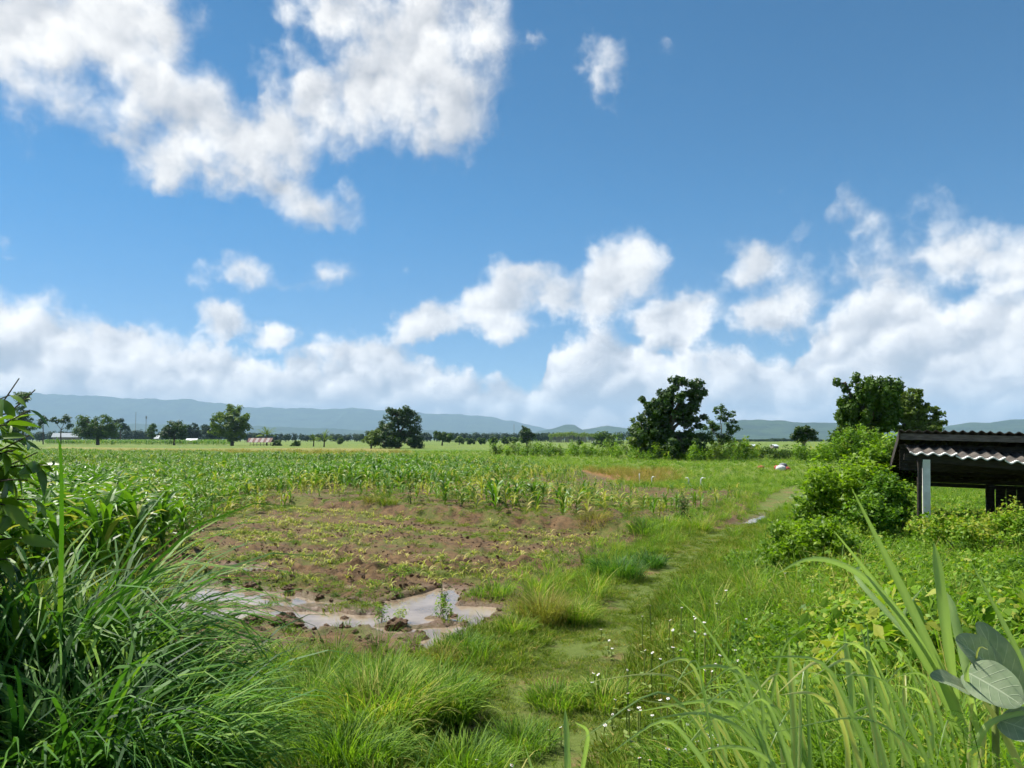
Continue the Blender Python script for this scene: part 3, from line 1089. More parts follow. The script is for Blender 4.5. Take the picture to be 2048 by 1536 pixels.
tree("round_field_tree", "rounded bushy tree at the far edge of the fields, near the white dots of roofs", 1215, 270,
     [(1205, 874, 16, 11), (1228, 880, 22, 13), (1212, 886, 26, 9)], 5, leaf=.55, clump_px=8, clumps=60, per=34, mat=TREE_MID, seed=9)
tree("lollipop_tree", "small round-headed tree with a short bare trunk in the open meadow", 1054, 280,
     [(1054, 862, 13, 11), (1055, 874, 16, 9), (1045, 878, 9, 6)], 3.4, leaf=.5, clump_px=6, clumps=50, per=36, mat=TREE_DARK, seed=10)
tree("thicket_tree", "broad dense dark thicket tree standing alone in the middle of the meadow", 795, 225,
     [(795, 828, 26, 18), (818, 838, 24, 22), (792, 858, 44, 28), (768, 872, 38, 20), (828, 868, 22, 24), (800, 882, 46, 13), (770, 886, 34, 9), (830, 887, 24, 9)],
     9, leaf=.5, clump_px=9, clumps=170, per=60, mat=TREE_DARK, seed=11)
tree("pale_shrub_tree", "pale shrub leaning against the broad dense thicket tree", 742, 222, [(742, 880, 17, 13), (752, 868, 12, 10)], 3, leaf=.45, clump_px=6, clumps=40, per=36, mat=TREE_LIGHT, seed=12)
tree("round_crowned_tree", "bright round-crowned tree on a short trunk above the striped-roof hut", 464, 325,
     [(460, 832, 30, 22), (455, 850, 30, 24), (480, 846, 20, 22), (464, 868, 24, 13)], 6, leaf=.75, clump_px=9, clumps=120, per=48, mat=TREE_LIGHT, seed=13)
tree("dense_round_tree", "dense dark round tree beyond the far maize strip", 348, 355, [(348, 858, 22, 17), (338, 866, 14, 12), (360, 864, 14, 14)], 4, leaf=.75, clump_px=8, clumps=70, per=45, mat=TREE_DARK, seed=14)
tree("spreading_tree", "wide dark spreading tree beyond the maize, beside a long white roof", 195, 365,
     [(195, 846, 32, 20), (180, 860, 26, 15), (215, 858, 22, 16), (196, 866, 40, 10)], 6, leaf=.75, clump_px=8, clumps=120, per=48, mat=TREE_MID, seed=15)
tree("twin_headed_tree", "thin twin-headed tree in front of the long white roof", 120, 410, [(110, 842, 8, 8), (129, 839, 11, 8), (138, 852, 6, 5)], 2.4, leaf=.7, clump_px=5, clumps=34, per=30, mat=TREE_DARK, seed=16)
tree("wispy_tree", "wispy little tree left of the thin twin-headed tree", 86, 410, [(86, 841, 10, 8), (80, 850, 6, 5)], 2, leaf=.7, clump_px=5, clumps=22, per=26, mat=TREE_DARK, seed=17)
tree("tall_tree", "tall narrow tree partly hidden behind the leafy branch", 46, 290, [(46, 796, 13, 15), (48, 824, 13, 20), (36, 846, 20, 22), (58, 850, 14, 14)], 5, leaf=.6, clump_px=7, clumps=80, per=40, mat=TREE_MID, seed=18)
tree("feathery_tree", "dark feathery far tree next to the wide spreading tree", 240, 620, [(240, 846, 11, 9), (248, 856, 9, 7)], 2.5, leaf=1.1, clump_px=5, clumps=30, per=30, mat=FAR_LEAF, seed=19)
tree("upright_tree", "narrow upright little tree before the far wood", 304, 430, [(305, 852, 6, 7), (303, 865, 10, 10)], 2.5, leaf=.7, clump_px=5, clumps=30, per=30, mat=TREE_MID, seed=20)
tree("blue_dark_tree", "blue-dark far tree beside the dense dark round tree", 390, 640, [(390, 860, 18, 13), (380, 868, 14, 9)], 3, leaf=1.1, clump_px=6, clumps=50, per=36, mat=FAR_LEAF, seed=21)
tree("broad_far_tree", "broad blue-dark far tree left of the bright round-crowned tree", 421, 640, [(421, 862, 17, 12), (432, 868, 14, 9)], 3, leaf=1.1, clump_px=6, clumps=50, per=36, mat=FAR_LEAF, seed=22)
tree("meadow_tree", "small spreading tree right of the dense thicket tree", 884, 335, [(880, 870, 12, 8), (893, 875, 12, 8)], 3, leaf=.7, clump_px=5, clumps=44, per=34, mat=TREE_MID, seed=23)
for i, (x, y, w, d) in enumerate(((918, 880, 9, 380), (940, 881, 7, 385), (962, 880, 9, 372), (985, 881, 8, 390), (1008, 880, 8, 384), (1026, 879, 9, 380))):
    tree("orchard_tree", "little rounded tree in the low row bordering the far meadow", x, d, [(x, y, w, 6), (x + 4, y + 2, w * .7, 5)], 1.6, leaf=.7, clump_px=4, clumps=20, per=30, mat=TREE_MID, seed=30 + i, group="low trees along the far meadow edge")
tree("round_bush", "lone dark round bush in the far meadow before the grey plantation", 1160, 330, [(1160, 884, 5, 5)], 1.5, leaf=.55, clump_px=3.5, clumps=14, per=30, mat=TREE_DARK, seed=40, cat="bush")
for i, (x, y, w, d, lab) in enumerate(((553, 888, 10, 320, "dark bush beside the striped-roof hut"), (592, 889, 10, 300, "low bush between the hut and the short palms"), (680, 882, 6, 420, "tiny round bush alone in the bright meadow"))):
    tree("meadow_bush", lab, x, d, [(x, y, w, 6), (x + 3, y - 3, w * .6, 4)], 1.8, leaf=.6, clump_px=4, clumps=20, per=30, mat=TREE_MID, seed=44 + i, cat="bush")


def palm(label, px, depth, top_py, base_py, spread_px, seed, n=26):
    r = np.random.default_rng(seed)
    x, y, z = at(px, base_py, depth)
    z = 0.0
    h = max(at(px, top_py, depth)[2], .5)
    m = depth / FPX
    root = empty("palm_tree", (x, depth, z), label, "palm")
    tr = MB()
    tr.tube([(0, 0, -.2), (.05, 0, h * .3), (.1, 0, h * .62)], [.28, .22, .2], 8)
    obj("trunk", tr.mesh("trunk", BARK, True), root)
    mb = MB()
    for k in range(n):
        a = r.uniform(0, 2 * np.pi)
        L = spread_px * m * r.uniform(.8, 1.15)
        lean = r.uniform(.15, 1.35)
        V, F, tt = ribbons([(.1, 0, h * .6)], [a], [L], [L * .06], [lean], [r.uniform(.4, 1.1)], 6, r.uniform(.2, .9))
        mb.add(V, F, tt)
        c = V.reshape(-1, 2, 3).mean(1)
        for t in np.linspace(.3, 1, 11):
            p = c[min(int(t * 6), 5)] * (1 - (t * 6 % 1)) + c[min(int(t * 6) + 1, 6)] * (t * 6 % 1)
            for s in (-1, 1):
                V2, F2, t2 = ribbons([p], [a + s * .9], [L * .3 * (1.2 - .6 * t)], [L * .035], [lean + .6], [.8], 3, r.uniform(.2, .9))
                mb.add(V2, F2, t2)
    obj("crown", mb.mesh("crown", TREE_LIGHT), root)
    return root


palm("palm with arching fronds behind the striped-roof hut", 533, 338, 857, 890, 22, 1)
palm("short spreading palm at the left of the meadow palm pair", 627, 290, 874, 893, 15, 2)
palm("short spreading palm at the right of the meadow palm pair", 648, 268, 868, 895, 20, 3)


# the far wood that closes the plain, one dark mass
def far_wood(name, label, prof, depth, seed, mat, leaf=1.6, dens=1.0):
    r = np.random.default_rng(seed)
    m = depth / FPX
    mb = MB()
    x0, x1 = prof[0][0], prof[-1][0]
    n = int((x1 - x0) / 5 * dens)
    for i in range(n):
        px = r.uniform(x0, x1)
        py = np.interp(px, [q[0] for q in prof], [q[1] for q in prof]) + abs(r.normal(0, 3.2)) - 3.5
        d = depth * r.uniform(.92, 1.12)
        x, _, z = at(px, py, d)
        z = max(z, 3)
        w = r.uniform(4, 8) * m
        k = 70
        off = r.normal(size=(k, 3))
        off /= np.linalg.norm(off, axis=1, keepdims=True)
        pos = np.array([x, d, z * .55]) + off * np.array([w, w, z * .46]) * r.uniform(.6, 1, (k, 1))
        ls = leaf * r.uniform(.7, 1.4, k)
        tint = np.clip(r.uniform(.1, .7) + .3 * (r.uniform(size=k) - .5), 0, 1)
        V, F, tt = leaves(pos, off + np.array([0, 0, .4]), ls, ls * .8, r, tint)
        mb.add(V, F, tt)
        mb.tube([(x, d, -1), (x, d, z * .6)], [.3, .15], 3, cap=False)
    return tag(obj(name, mb.mesh(name, mat)), label, None, None, "stuff")


far_wood("far_treeline", "dark band of far trees closing the plain below the mountains",
         [(-300, 868), (0, 868), (60, 866), (150, 862), (260, 860), (330, 864), (380, 866), (500, 866), (600, 869), (750, 870), (800, 868), (880, 866), (960, 867), (1050, 868), (1100, 867)], 900, 51, FAR_LEAF, 2.0, 2.2)
far_wood("far_trees", "bluish low line of far trees behind the open fields",
         [(1040, 869), (1110, 866), (1200, 868), (1260, 864), (1300, 862), (1350, 872), (1450, 884), (1500, 884), (1560, 878), (1600, 882), (1700, 884), (1900, 880), (2300, 880)], 1000, 52, FAR_LEAF, 2.2, 2.2)
# plantation of thin grey trunks
pl = MB()
pc = MB()
r_ = np.random.default_rng(53)
for i in range(190):
    px = r_.uniform(1098, 1202)
    d = r_.uniform(660, 760)
    x = at(px, 880, d)[0]
    top = at(px, 863 + abs(r_.normal(0, 2)) + 5 * abs(px - 1145) / 60, d)[2]
    pl.tube([(x, d, -.5), (x + r_.normal(0, .3), d, top * .9)], [.20, .08], 3, cap=False)
    k = 34
    off = r_.normal(size=(k, 3))
    pos = np.array([x, d, top * .84]) + off * np.array([.8, .8, top * .10])
    V, F, tt = leaves(pos, off, 1.0 * r_.uniform(.6, 1.3, k), .5, r_, r_.uniform(.3, .9, k))
    pc.add(V, F, tt)
o = tag(obj("plantation_wood", pl.mesh("plantation_trunks", PALE_BARK)), "grey-green plantation of thin straight trees far across the meadow", None, None, "stuff")
o2 = tag(obj("foliage", pc.mesh("plantation_foliage", TREE_LIGHT), o), None, None, None, "stuff")

# radio masts far off
MAST = plain_mat("mast_steel", (.35, .35, .36), rough=.5)
for lab, px, top, d, w, dish in (("thin lattice mast far off against the hazy mountains", 270, 824, 1500, .7, False), ("second thin mast with a thick top section", 291, 832, 1500, 1.0, True), ("thin lattice mast beside the lollipop-shaped meadow tree", 1028, 848, 1300, .8, False)):
    x = at(px, 880, d)[0]
    h = at(px, top, d)[2]
    root = empty("radio_mast", (x, d, 0), lab, "mast")
    mb = MB()
    for k in range(3):
        a = k * 2.094
        mb.tube([(w * math.cos(a), w * math.sin(a), 0), (w * .35 * math.cos(a), w * .35 * math.sin(a), h)], .16, 4)
    for q in np.arange(0, h - 3, 3.0):
        s1, s2 = w * (1 - .65 * q / h), w * (1 - .65 * (q + 3) / h)
        for k in range(3):
            a, b_ = k * 2.094, (k + 1) * 2.094
            mb.tube([(s1 * math.cos(a), s1 * math.sin(a), q), (s2 * math.cos(b_), s2 * math.sin(b_), q + 3)], .09, 3, cap=False)
    obj("lattice", mb.mesh("lattice", MAST), root)
    if dish:
        mb = MB()
        for k in range(3):
            a = k * 2.094
            mb.box((1.1 * math.cos(a), 1.1 * math.sin(a), h - 3), (.6, .6, 5), a)
        obj("antenna", mb.mesh("antenna", MAST), root)

# ------------------------------------------------------------------ huts, shed, roofs
WHITE_ROOF = plain_mat("white_sheet_roof", (.50, .54, .58), (.40, .44, .48), rough=.5)
RED_SHEET = plain_mat("faded_red_sheet", (.15, .050, .040), (.11, .05, .04), rough=.6, scale=1.5)
PALE_SHEET = plain_mat("pale_zinc_sheet", (.30, .26, .24), (.22, .17, .15), rough=.5, scale=1.5)
OLD_WOOD = plain_mat("old_dark_wood", (.055, .045, .036), (.028, .023, .019), rough=.9, scale=5, stretch=(1, 1, 6), bump=.4)
GREY_WOOD = plain_mat("grey_wood", (.17, .15, .13), (.08, .07, .06), rough=.9, scale=5, stretch=(1, 1, 6), bump=.4)
CEMENT_SHEET = plain_mat("weathered_cement_sheet", (.11, .095, .08), (.045, .040, .036), rough=.85, scale=2.5, bump=.3)
SUNLIT_RIM = plain_mat("sunlit_cement_rim", (.74, .73, .70), (.58, .56, .53), rough=.8, scale=4)  # pale cement edge, brightened in colour for the light catching the eave
CONCRETE = plain_mat("concrete_post", (.86, .85, .81), (.70, .68, .64), rough=.9, scale=4, bump=.3)


def corrugated(w, l, amp, waves, thick=.012, per=8):
    """sheet in x (across the waves) and y (along), top at z=0"""
    nx = waves * per + 1
    xs = np.linspace(0, w, nx)
    zz = amp * (.5 + .5 * np.cos(np.linspace(0, waves * 2 * np.pi, nx)))
    ys = np.array([0, l * .5, l])
    V, F = [], []
    for dz in (0, -thick):
        for y in ys:
            V.append(np.stack([xs, np.full(nx, y), zz + dz], -1))
    V = np.concatenate(V)
    for b, flip in ((0, False), (3 * nx, True)):
        for i in range(2):
            for j in range(nx - 1):
                q = [b + i * nx + j, b + i * nx + j + 1, b + (i + 1) * nx + j + 1, b + (i + 1) * nx + j]
                F.append(q[::-1] if flip else q)
    for j in range(nx - 1):
        F.append([j + 1, j, 3 * nx + j, 3 * nx + j + 1])
        F.append([2 * nx + j, 2 * nx + j + 1, 5 * nx + j + 1, 5 * nx + j])
    for i in range(2):
        F.append([i * nx, (i + 1) * nx, (3 + i + 1) * nx, (3 + i) * nx])
        F.append([(i + 1) * nx + nx - 1, i * nx + nx - 1, (3 + i) * nx + nx - 1, (3 + i + 1) * nx + nx - 1])
    return MB().add(V, F)


# field hut with a striped roof
d = 318
hx0, hx1 = at(498, 890, d)[0], at(547, 890, d)[0]
hut = empty("field_hut", ((hx0 + hx1) / 2, d, 0), "open field hut with a red and white striped sheet roof", "hut")
wid = hx1 - hx0
n = 9
for i in range(n):
    sw = wid / n
    mb = corrugated(sw * 1.0, 3.4, .05, 4, .02, 4)
    o = obj("roof_sheet", mb.mesh("roof_sheet", RED_SHEET if i % 2 == 0 else PALE_SHEET), hut, (-wid / 2 + i * sw - .6, -1.7, 1.45), (math.radians(31), 0, 0))
    o = obj("roof_sheet", mb.mesh("roof_sheet", PALE_SHEET if i % 2 == 0 else RED_SHEET), hut, (wid / 2 - i * sw - .6, 4.1, 1.45), (math.radians(31), 0, math.pi))
for sx in (-.42, -.14, .14, .42):
    for yy in (-1.1, 3.4):
        obj("post", MB().tube([(0, 0, -.3), (0, 0, 1.75)], .1, 6).mesh("post", OLD_WOOD), hut, (sx * wid, yy, 0))
for yy in (-1.1, 3.4):
    obj("beam", MB().box((0, 0, 1.62), (wid * .92, .14, .14)).mesh("beam", OLD_WOOD), hut, (0, yy, 0))
obj("floor_deck", MB().box((0, 1.15, .5), (wid * .8, 3.6, .12)).mesh("floor_deck", OLD_WOOD), hut)

for lab, px0, px1, top, bot, d in (("long low white roof far beyond the maize", 103, 156, 866, 874, 520), ("small white roof at the edge of the far maize strip", 371, 394, 877, 882, 470), ("tiny pale hut roof by the far wood", 308, 318, 871, 877, 560), ("low white roof speck far out in the open field", 1503, 1513, 896, 899, 230), ("second white roof speck farther along the open field", 1547, 1557, 896, 899, 225), ("pale roof speck at the end of the grey plantation", 1184, 1192, 886, 889, 480)):
    x0, x1 = at(px0, bot, d)[0], at(px1, bot, d)[0]
    zt = max(at(px0, top, d)[2], 1.2)
    root = empty("farm_building", ((x0 + x1) / 2, d, 0), lab, "building")
    w = x1 - x0
    mb = MB().box((0, 1.5, zt * .3), (w * .94, 3, zt * .6))
    obj("wall", mb.mesh("wall", PALE_SHEET), root)
    prof = np.array([(-w / 2, -.6, zt * .6), (w / 2, -.6, zt * .6), (w / 2, 1.5, zt), (-w / 2, 1.5, zt), (w / 2, 3.6, zt * .6), (-w / 2, 3.6, zt * .6)])
    prof = np.concatenate([prof, prof - [0, 0, .1]])
    obj("roof", MB().add(prof, [[0, 1, 2, 3], [3, 2, 4, 5], [7, 6, 9, 8], [8, 9, 11, 10], [0, 6, 7, 1], [5, 4, 10, 11], [0, 3, 9, 6], [3, 5, 11, 9], [1, 7, 8, 2], [2, 8, 10, 4]]).mesh("roof", WHITE_ROOF), root)

# the shed at the edge of the frame: high front roof falling away, lower lean-to roof in front
SX, SY = at(1797, 900, 20)[0], 20.0
sg = hz(SX + 3, SY)
shed = empty("farm_shed", (SX, SY, 0), "dark weathered open shed with corrugated cement roofs and concrete posts", "shed", None, math.radians(-22))
shed.rotation_euler.y = math.radians(1.6)
zt = at(1797, 858, 20)[2]              # high front edge
zb = at(1790, 952, 24.2)[2]            # low back edge
slope = math.atan2(zt - zb, 4.4)
LEN = 4.4 / math.cos(slope)
for i in range(9):
    mb = corrugated(1.02, LEN, .055, 5, .012, 8)
    obj("roof_sheet", mb.mesh("roof_sheet", CEMENT_SHEET), shed, (i * 1.0 - .02, 0, zt - .055 + (i % 2) * .008), (-slope, 0, 0))
obj("fascia_board", MB().box((4.5, .12, zt - .19), (9.1, .035, .16)).mesh("fascia_board", GREY_WOOD), shed)
bw = MB()
q = np.array([(-.06, 0, zt - .02), (-.06, 4.4, zb - .02), (-.06, 4.4, zb - .26), (-.06, 0, zt - .26)])
bw.add(np.concatenate([q, q + [.035, 0, 0]]), [[0, 1, 2, 3], [7, 6, 5, 4], [0, 4, 5, 1], [1, 5, 6, 2], [2, 6, 7, 3], [3, 7, 4, 0]])
obj("barge_board", bw.mesh("barge_board", OLD_WOOD), shed)
for i in range(7):                     # purlins under the roof
    t = (i + .5) / 7
    obj("purlin", MB().box((4.5, t * 4.4, zt - t * (zt - zb) - .13), (9.0, .06, .09)).mesh("purlin", OLD_WOOD), shed)
# lean-to
zl = at(1805, 908, 19.2)[2]
zh = zt - .42
for i in range(8):
    sl = math.atan2(zh - zl, 1.5)
    mb = corrugated(1.02, 1.5 / math.cos(sl), .06, 4, .014, 8)
    tiltz = -.065 * i
    o = obj("lean_to_sheet", mb.mesh("lean_to_sheet", CEMENT_SHEET), shed, (.12 + i * 1.0, -.8, zl + tiltz), (sl, 0, 0))
    rim = corrugated(1.02, .11, .06, 4, .030, 8)
    obj("rim", rim.mesh("rim", SUNLIT_RIM), o, (0, -.09, .012))
obj("eave_beam", MB().box((0, 0, 0), (8.6, .10, .16)).mesh("eave_beam", OLD_WOOD), shed, (4.3, -.62, zl - .33), (0, .06, 0))
for k in range(6):
    obj("wall_plank", MB().box((4.5, .55, zh - .02 - k * .115), (9.0, .03, .108)).mesh("wall_plank", OLD_WOOD), shed)
for k in range(2):
    obj("back_plank", MB().box((4.5, 4.28, zb - .06 - k * .125), (9.0, .03, .12)).mesh("back_plank", OLD_WOOD), shed)
for (ox, oy, w, mt, top) in ((.50, -.62, .16, CONCRETE, zl - .12), (2.62, 3.9, .2, OLD_WOOD, zb - .1), (3.9, 3.9, .2, OLD_WOOD, zb - .1), (4.5, -.62, .22, CONCRETE, zl - .42), (8.4, -.62, .22, CONCRETE, zl - .68), (.40, 4.1, .18, OLD_WOOD, zb - .1)):
    g = hz(SX + ox, SY + oy)
    obj("post", MB().box((ox, oy, (g - .2 + top) / 2), (w, w, top - g + .2)).mesh("post", mt), shed)
obj("prop_pole", MB().tube([(.33, -.70, -.2), (.34, -.68, zl - .1)], .055, 7).mesh("prop_pole", OLD_WOOD), shed)
for k in range(9):
    obj("partition_board", MB().box((2.85 + k * .26, 3.7, .70), (.25, .03, 1.15 + .05 * (k % 3))).mesh("partition_board", OLD_WOOD), shed)

# ------------------------------------------------------------------ things in the field
PVC = plain_mat("white_pipe", (.80, .80, .77), (.66, .66, .62), rough=.4, scale=8)
for lab, px, top, bot, bend in (("thin straight white standpipe in the grass, farthest from the sacks", 1279, 947, 962, 0), ("short hooked white pipe, between the straight pipe and the taller ones", 1303, 953, 966, .16), ("faint hooked white pipe just before the tallest one", 1378, 955, 968, -.14), ("tallest hooked white standpipe in the yellow grass", 1401, 955, 974, .2)):
    gx, gy = gp(px, bot + 4)
    g = hz(gx, gy)
    h = at(px, top, gy)[2] - g
    pts = [(0, 0, -.1), (0, 0, h * .8)]
    if bend:
        pts += [(bend * .15, 0, h * .93), (bend * .5, 0, h), (bend * 1.2, 0, h - .02)]
    else:
        pts += [(0, 0, h)]
    o = obj("standpipe", MB().tube(pts, .03, 8).mesh("standpipe", PVC, True), None, (gx, gy, g), (0, .05 * np.sign(bend), 0))
    tag(o, lab, "pipe", "white irrigation pipes")

SACK_W = plain_mat("white_sack", (.72, .71, .70), (.55, .54, .53), rough=.7, scale=5)
SACK_R = plain_mat("red_sack", (.45, .08, .05), (.28, .06, .04), rough=.7, scale=5)
SACK_D = plain_mat("grey_sack", (.20, .21, .24), (.10, .10, .12), rough=.7, scale=5)
SACK_O = plain_mat("orange_cloth", (.30, .10, .035), (.20, .07, .03), rough=.8, scale=5)


def lump(name, mat, size, seed, amp=.25, sub=3, squash=1.0):
    import bmesh
    bm = bmesh.new()
    bmesh.ops.create_icosphere(bm, subdivisions=sub, radius=1)
    V = np.array([v.co for v in bm.verts])
    F = np.array([[v.index for v in f.verts] for f in bm.faces])
    bm.free()
    fq = 1.0 if amp < .3 else 1.9
    n1 = fbm((V[:, 0] * 1.6 + V[:, 2] * 2.1) * fq + seed * 9, (V[:, 1] * 1.6 - V[:, 2] * 1.3) * fq, seed, 4, .6)
    V = V * (1 + (n1[:, None] - .5) * 2 * amp)
    V[:, 2] = np.where(V[:, 2] < -.45, -.45 + (V[:, 2] + .45) * .15, V[:, 2]) * squash
    V = V * np.array(size)
    return build_mesh(name, V, [F], [mat], smooth=amp < .2)


sgx, sgy = gp(1566, 942)
g = hz(sgx, sgy)
for nm, lab, dx, dy, dz, s, mt in (("sack", "white plastic sack in the pile on the yellow grass", -.22, -.1, .2, (.42, .3, .3), SACK_W), ("sack", "red sack at the end of the pile beside the white sack", .38, .05, .15, (.28, .26, .24), SACK_R), ("sack", "dark grey sack on top of the pile behind the white sack", .12, .25, .42, (.36, .28, .26), SACK_D), ("sack", "small red sack peeping out behind the white sack", -.45, .25, .25, (.2, .2, .24), SACK_R)):
    tag(obj(nm, lump(nm, mt, s, int(abs(dx) * 100), .16), None, (sgx + dx, sgy + dy, g + dz)), lab, "sack", "sacks piled on the grass")
ox_, oy_ = gp(1522, 938)
tag(obj("cloth_heap", lump("cloth_heap", SACK_O, (.30, .3, .2), 5, .22), None, (ox_, oy_, hz(ox_, oy_) + .12)), "heap of orange cloth in the grass near the sacks", "cloth")
# ------------------------------------------------------------------ shrubs (each one a thing) and the scrub row
def shrub_meshes(lobes, n, leaf, mat, seed, stems=7, shell=.5, aspect=.6):
    r = np.random.default_rng(seed)
    mr = min(np.median([q[3] for q in lobes]), 1.0)
    nc_ = max(6, n // 34)
    cen, cd_ = ellips_sample(r, nc_, lobes, shell)
    cl_ = fbm(cen[:, 0] * 2.2 + cen[:, 2] * 1.7, cen[:, 1] * 2.2 - cen[:, 2] * 1.4, seed, 3)
    cen = cen + cd_ * ((cl_ - .6) * 1.2 * mr)[:, None]
    ax_ = cd_ * .7 + np.array([0, 0, .55]) + r.normal(0, .35, (nc_, 3))
    ax_ /= np.linalg.norm(ax_, axis=1, keepdims=True)
    ln_ = leaf * r.uniform(1.2, 4.2, nc_)                 # each spray: leaves strung along a short shoot
    per_ = 34
    k_ = np.repeat(np.arange(nc_), per_)
    t_ = r.uniform(-.4, 1, len(k_))
    pos = cen[k_] + ax_[k_] * (t_ * ln_[k_])[:, None] + r.normal(0, 1, (len(k_), 3)) * (leaf * (.95 - .45 * np.clip(t_, 0, 1)))[:, None]
    d = cd_[k_] * .6 + r.normal(0, .3, (len(k_), 3))
    cl = np.clip(cl_[k_] + .18 * t_, 0, 1)
    keep = pos[:, 2] > .02
    pos, d, cl = pos[keep], d[keep], cl[keep]
    nrm = d * .5 + np.array([0, 0, .75]) + r.normal(0, .45, pos.shape)
    ls = leaf * r.uniform(.6, 1.35, len(pos))
    tint = np.clip(.15 + .55 * cl + .5 * (r.uniform(size=len(pos)) - .5) + .2 * d[:, 2], 0, 1)
    V, F, tt = leaves(pos, nrm, ls, ls * aspect, r, tint)
    fol = MB().add(V, F, tt).mesh("foliage", mat)
    st = MB()
    for k in range(stems):
        q = lobes[r.integers(len(lobes))]
        e = np.array(q[:3]) + r.normal(0, .35, 3) * np.array(q[3:6])
        e[2] = max(e[2], .2)
        rs = min(1.0, max(q[2] for q in lobes)) * .018
        limb(st, (r.normal(0, 4 * rs), r.normal(0, 4 * rs), -.03), e, rs, rs * .35, r, .12, 5, 5)
    return fol, st.mesh("stems", BARK)


def shrub(label, px, depth, lobes_px, n, leaf, mat, seed, name="shrub", group=None, dr=None, stems=8, **kw):
    bx = at(px, 900, depth)[0]
    bz = hz(bx, depth)
    m = depth / FPX
    lobes = []
    r = np.random.default_rng(seed)
    for (cx, cy, rx, ry) in lobes_px:
        x, _, z = at(cx, cy, depth)
        lobes.append((x - bx, r.normal(0, .3) * rx * m, z - bz, rx * m, (dr or rx) * m, ry * m))
    subs = []
    for q in lobes:                                    # knobbly: smaller swellings over each lobe
        for _ in range(7):
            v_ = r.normal(size=3)
            v_ /= np.linalg.norm(v_)
            v_[2] = abs(v_[2]) * .9 - .15
            f_ = r.uniform(.28, .5)
            subs.append((q[0] + v_[0] * q[3] * .95, q[1] + v_[1] * q[4] * .95, q[2] + v_[2] * q[5] * 1.05, q[3] * f_, q[4] * f_, q[5] * f_))
    lobes = [(a_, b_, c_, d_ * .85, e_ * .85, f_ * .85) for a_, b_, c_, d_, e_, f_ in lobes] + subs
    root = empty(name, (bx, depth, bz), label, "shrub", group)
    f, s = shrub_meshes(lobes, n, leaf, mat, seed, stems, **kw)
    obj("foliage", f, root)
    obj("stems", s, root)
    return root


shrub("big bright leafy shrub at the bend of the path, left of the shed", 1672, 21.5, [(1660, 966, 52, 34), (1640, 1004, 46, 36), (1690, 1006, 58, 50), (1722, 965, 46, 36), (1655, 1035, 60, 26), (1742, 1012, 52, 42)], 9000, .125, SHRUB, 61, stems=16)
shrub("yellow-green shrub standing against the shed's end", 1768, 23.5, [(1768, 922, 30, 30), (1788, 900, 16, 18), (1742, 942, 30, 30), (1775, 965, 34, 42)], 5000, .135, SHRUB, 62, stems=10)
shrub("dull green shrub crowding the shed's corner post", 1785, 18.6, [(1775, 1000, 38, 40), (1800, 1020, 28, 34), (1740, 1030, 44, 30)], 4500, .10, WEED, 63, stems=10)
shrub("dark rounded weedy bush beside the path, before the big bright shrub", 1610, 13.2, [(1600, 1105, 62, 42), (1655, 1090, 58, 40), (1570, 1130, 46, 30), (1640, 1140, 70, 28), (1690, 1120, 46, 34)], 9500, .075, SHRUB, 64, stems=14)
shrub("low creeping bush in front of the shed", 1925, 15.5, [(1880, 1060, 60, 26), (1960, 1068, 70, 28), (2040, 1062, 60, 40)], 7000, .075, WEED, 65)
shrub("bush spreading under the tall shaggy tree", 1680, 52, [(1680, 905, 44, 20), (1650, 915, 30, 16), (1710, 885, 40, 24)], 5000, .16, WEED, 66)
shrub("broad scrub between the airy thin tree and the open field", 1455, 96, [(1455, 902, 36, 14), (1490, 908, 30, 16), (1432, 912, 24, 12), (1478, 895, 14, 12)], 3600, .26, WEED, 67)
shrub("low scrub patch before the pollarded tree", 1560, 100, [(1550, 912, 36, 10), (1585, 910, 26, 12), (1530, 908, 22, 10)], 3000, .24, TREE_MID, 68)
shrub("rank weeds round the pollarded tree's foot", 1616, 88, [(1620, 915, 30, 12), (1600, 908, 14, 12)], 2200, .24, WEED, 69)
shrub("brushy growth under the tall dark broadleaf tree", 1350, 98, [(1330, 918, 46, 10), (1385, 916, 40, 12), (1290, 915, 30, 12)], 3600, .24, WEED, 70)

# the row of leafy scrub plants along the far side of the yellow grass
protos = []
for k in range(4):
    r = np.random.default_rng(80 + k)
    h = r.uniform(1.3, 1.9)
    lob = [(r.normal(0, .3), r.normal(0, .3), h * .6, .55, .55, h * .4), (r.normal(0, .6), r.normal(0, .3), h * .45, .6, .6, h * .35), (r.normal(0, .2), 0, h * .85, .35, .35, h * .22)]
    protos.append(shrub_meshes(lob, 420, .24, (WEED, TREE_LIGHT, WEED, SHRUB)[k], 90 + k, 5, .35, .45))
r = np.random.default_rng(99)
for k in range(58):
    if k < 40:
        px = 988 + k * 8.0 + r.normal(0, 3)
        d = r.uniform(118, 134) - .055 * (px - 988)
    else:
        px = r.uniform(1290, 1520)
        d = r.uniform(90, 104)
    x = at(px, 900, d)[0]
    root = empty("scrub_plant", (x, d, hz(x, d)), "knee to head high leafy plant in the scrub row beyond the yellow grass", "shrub", "scrub row across the field", r.uniform(0, 6.28))
    s = r.uniform(.75, 1.2)
    root.scale = (s, s, s)
    f, st = protos[k % 4]
    obj("foliage", f, root)
    obj("stems", st, root)

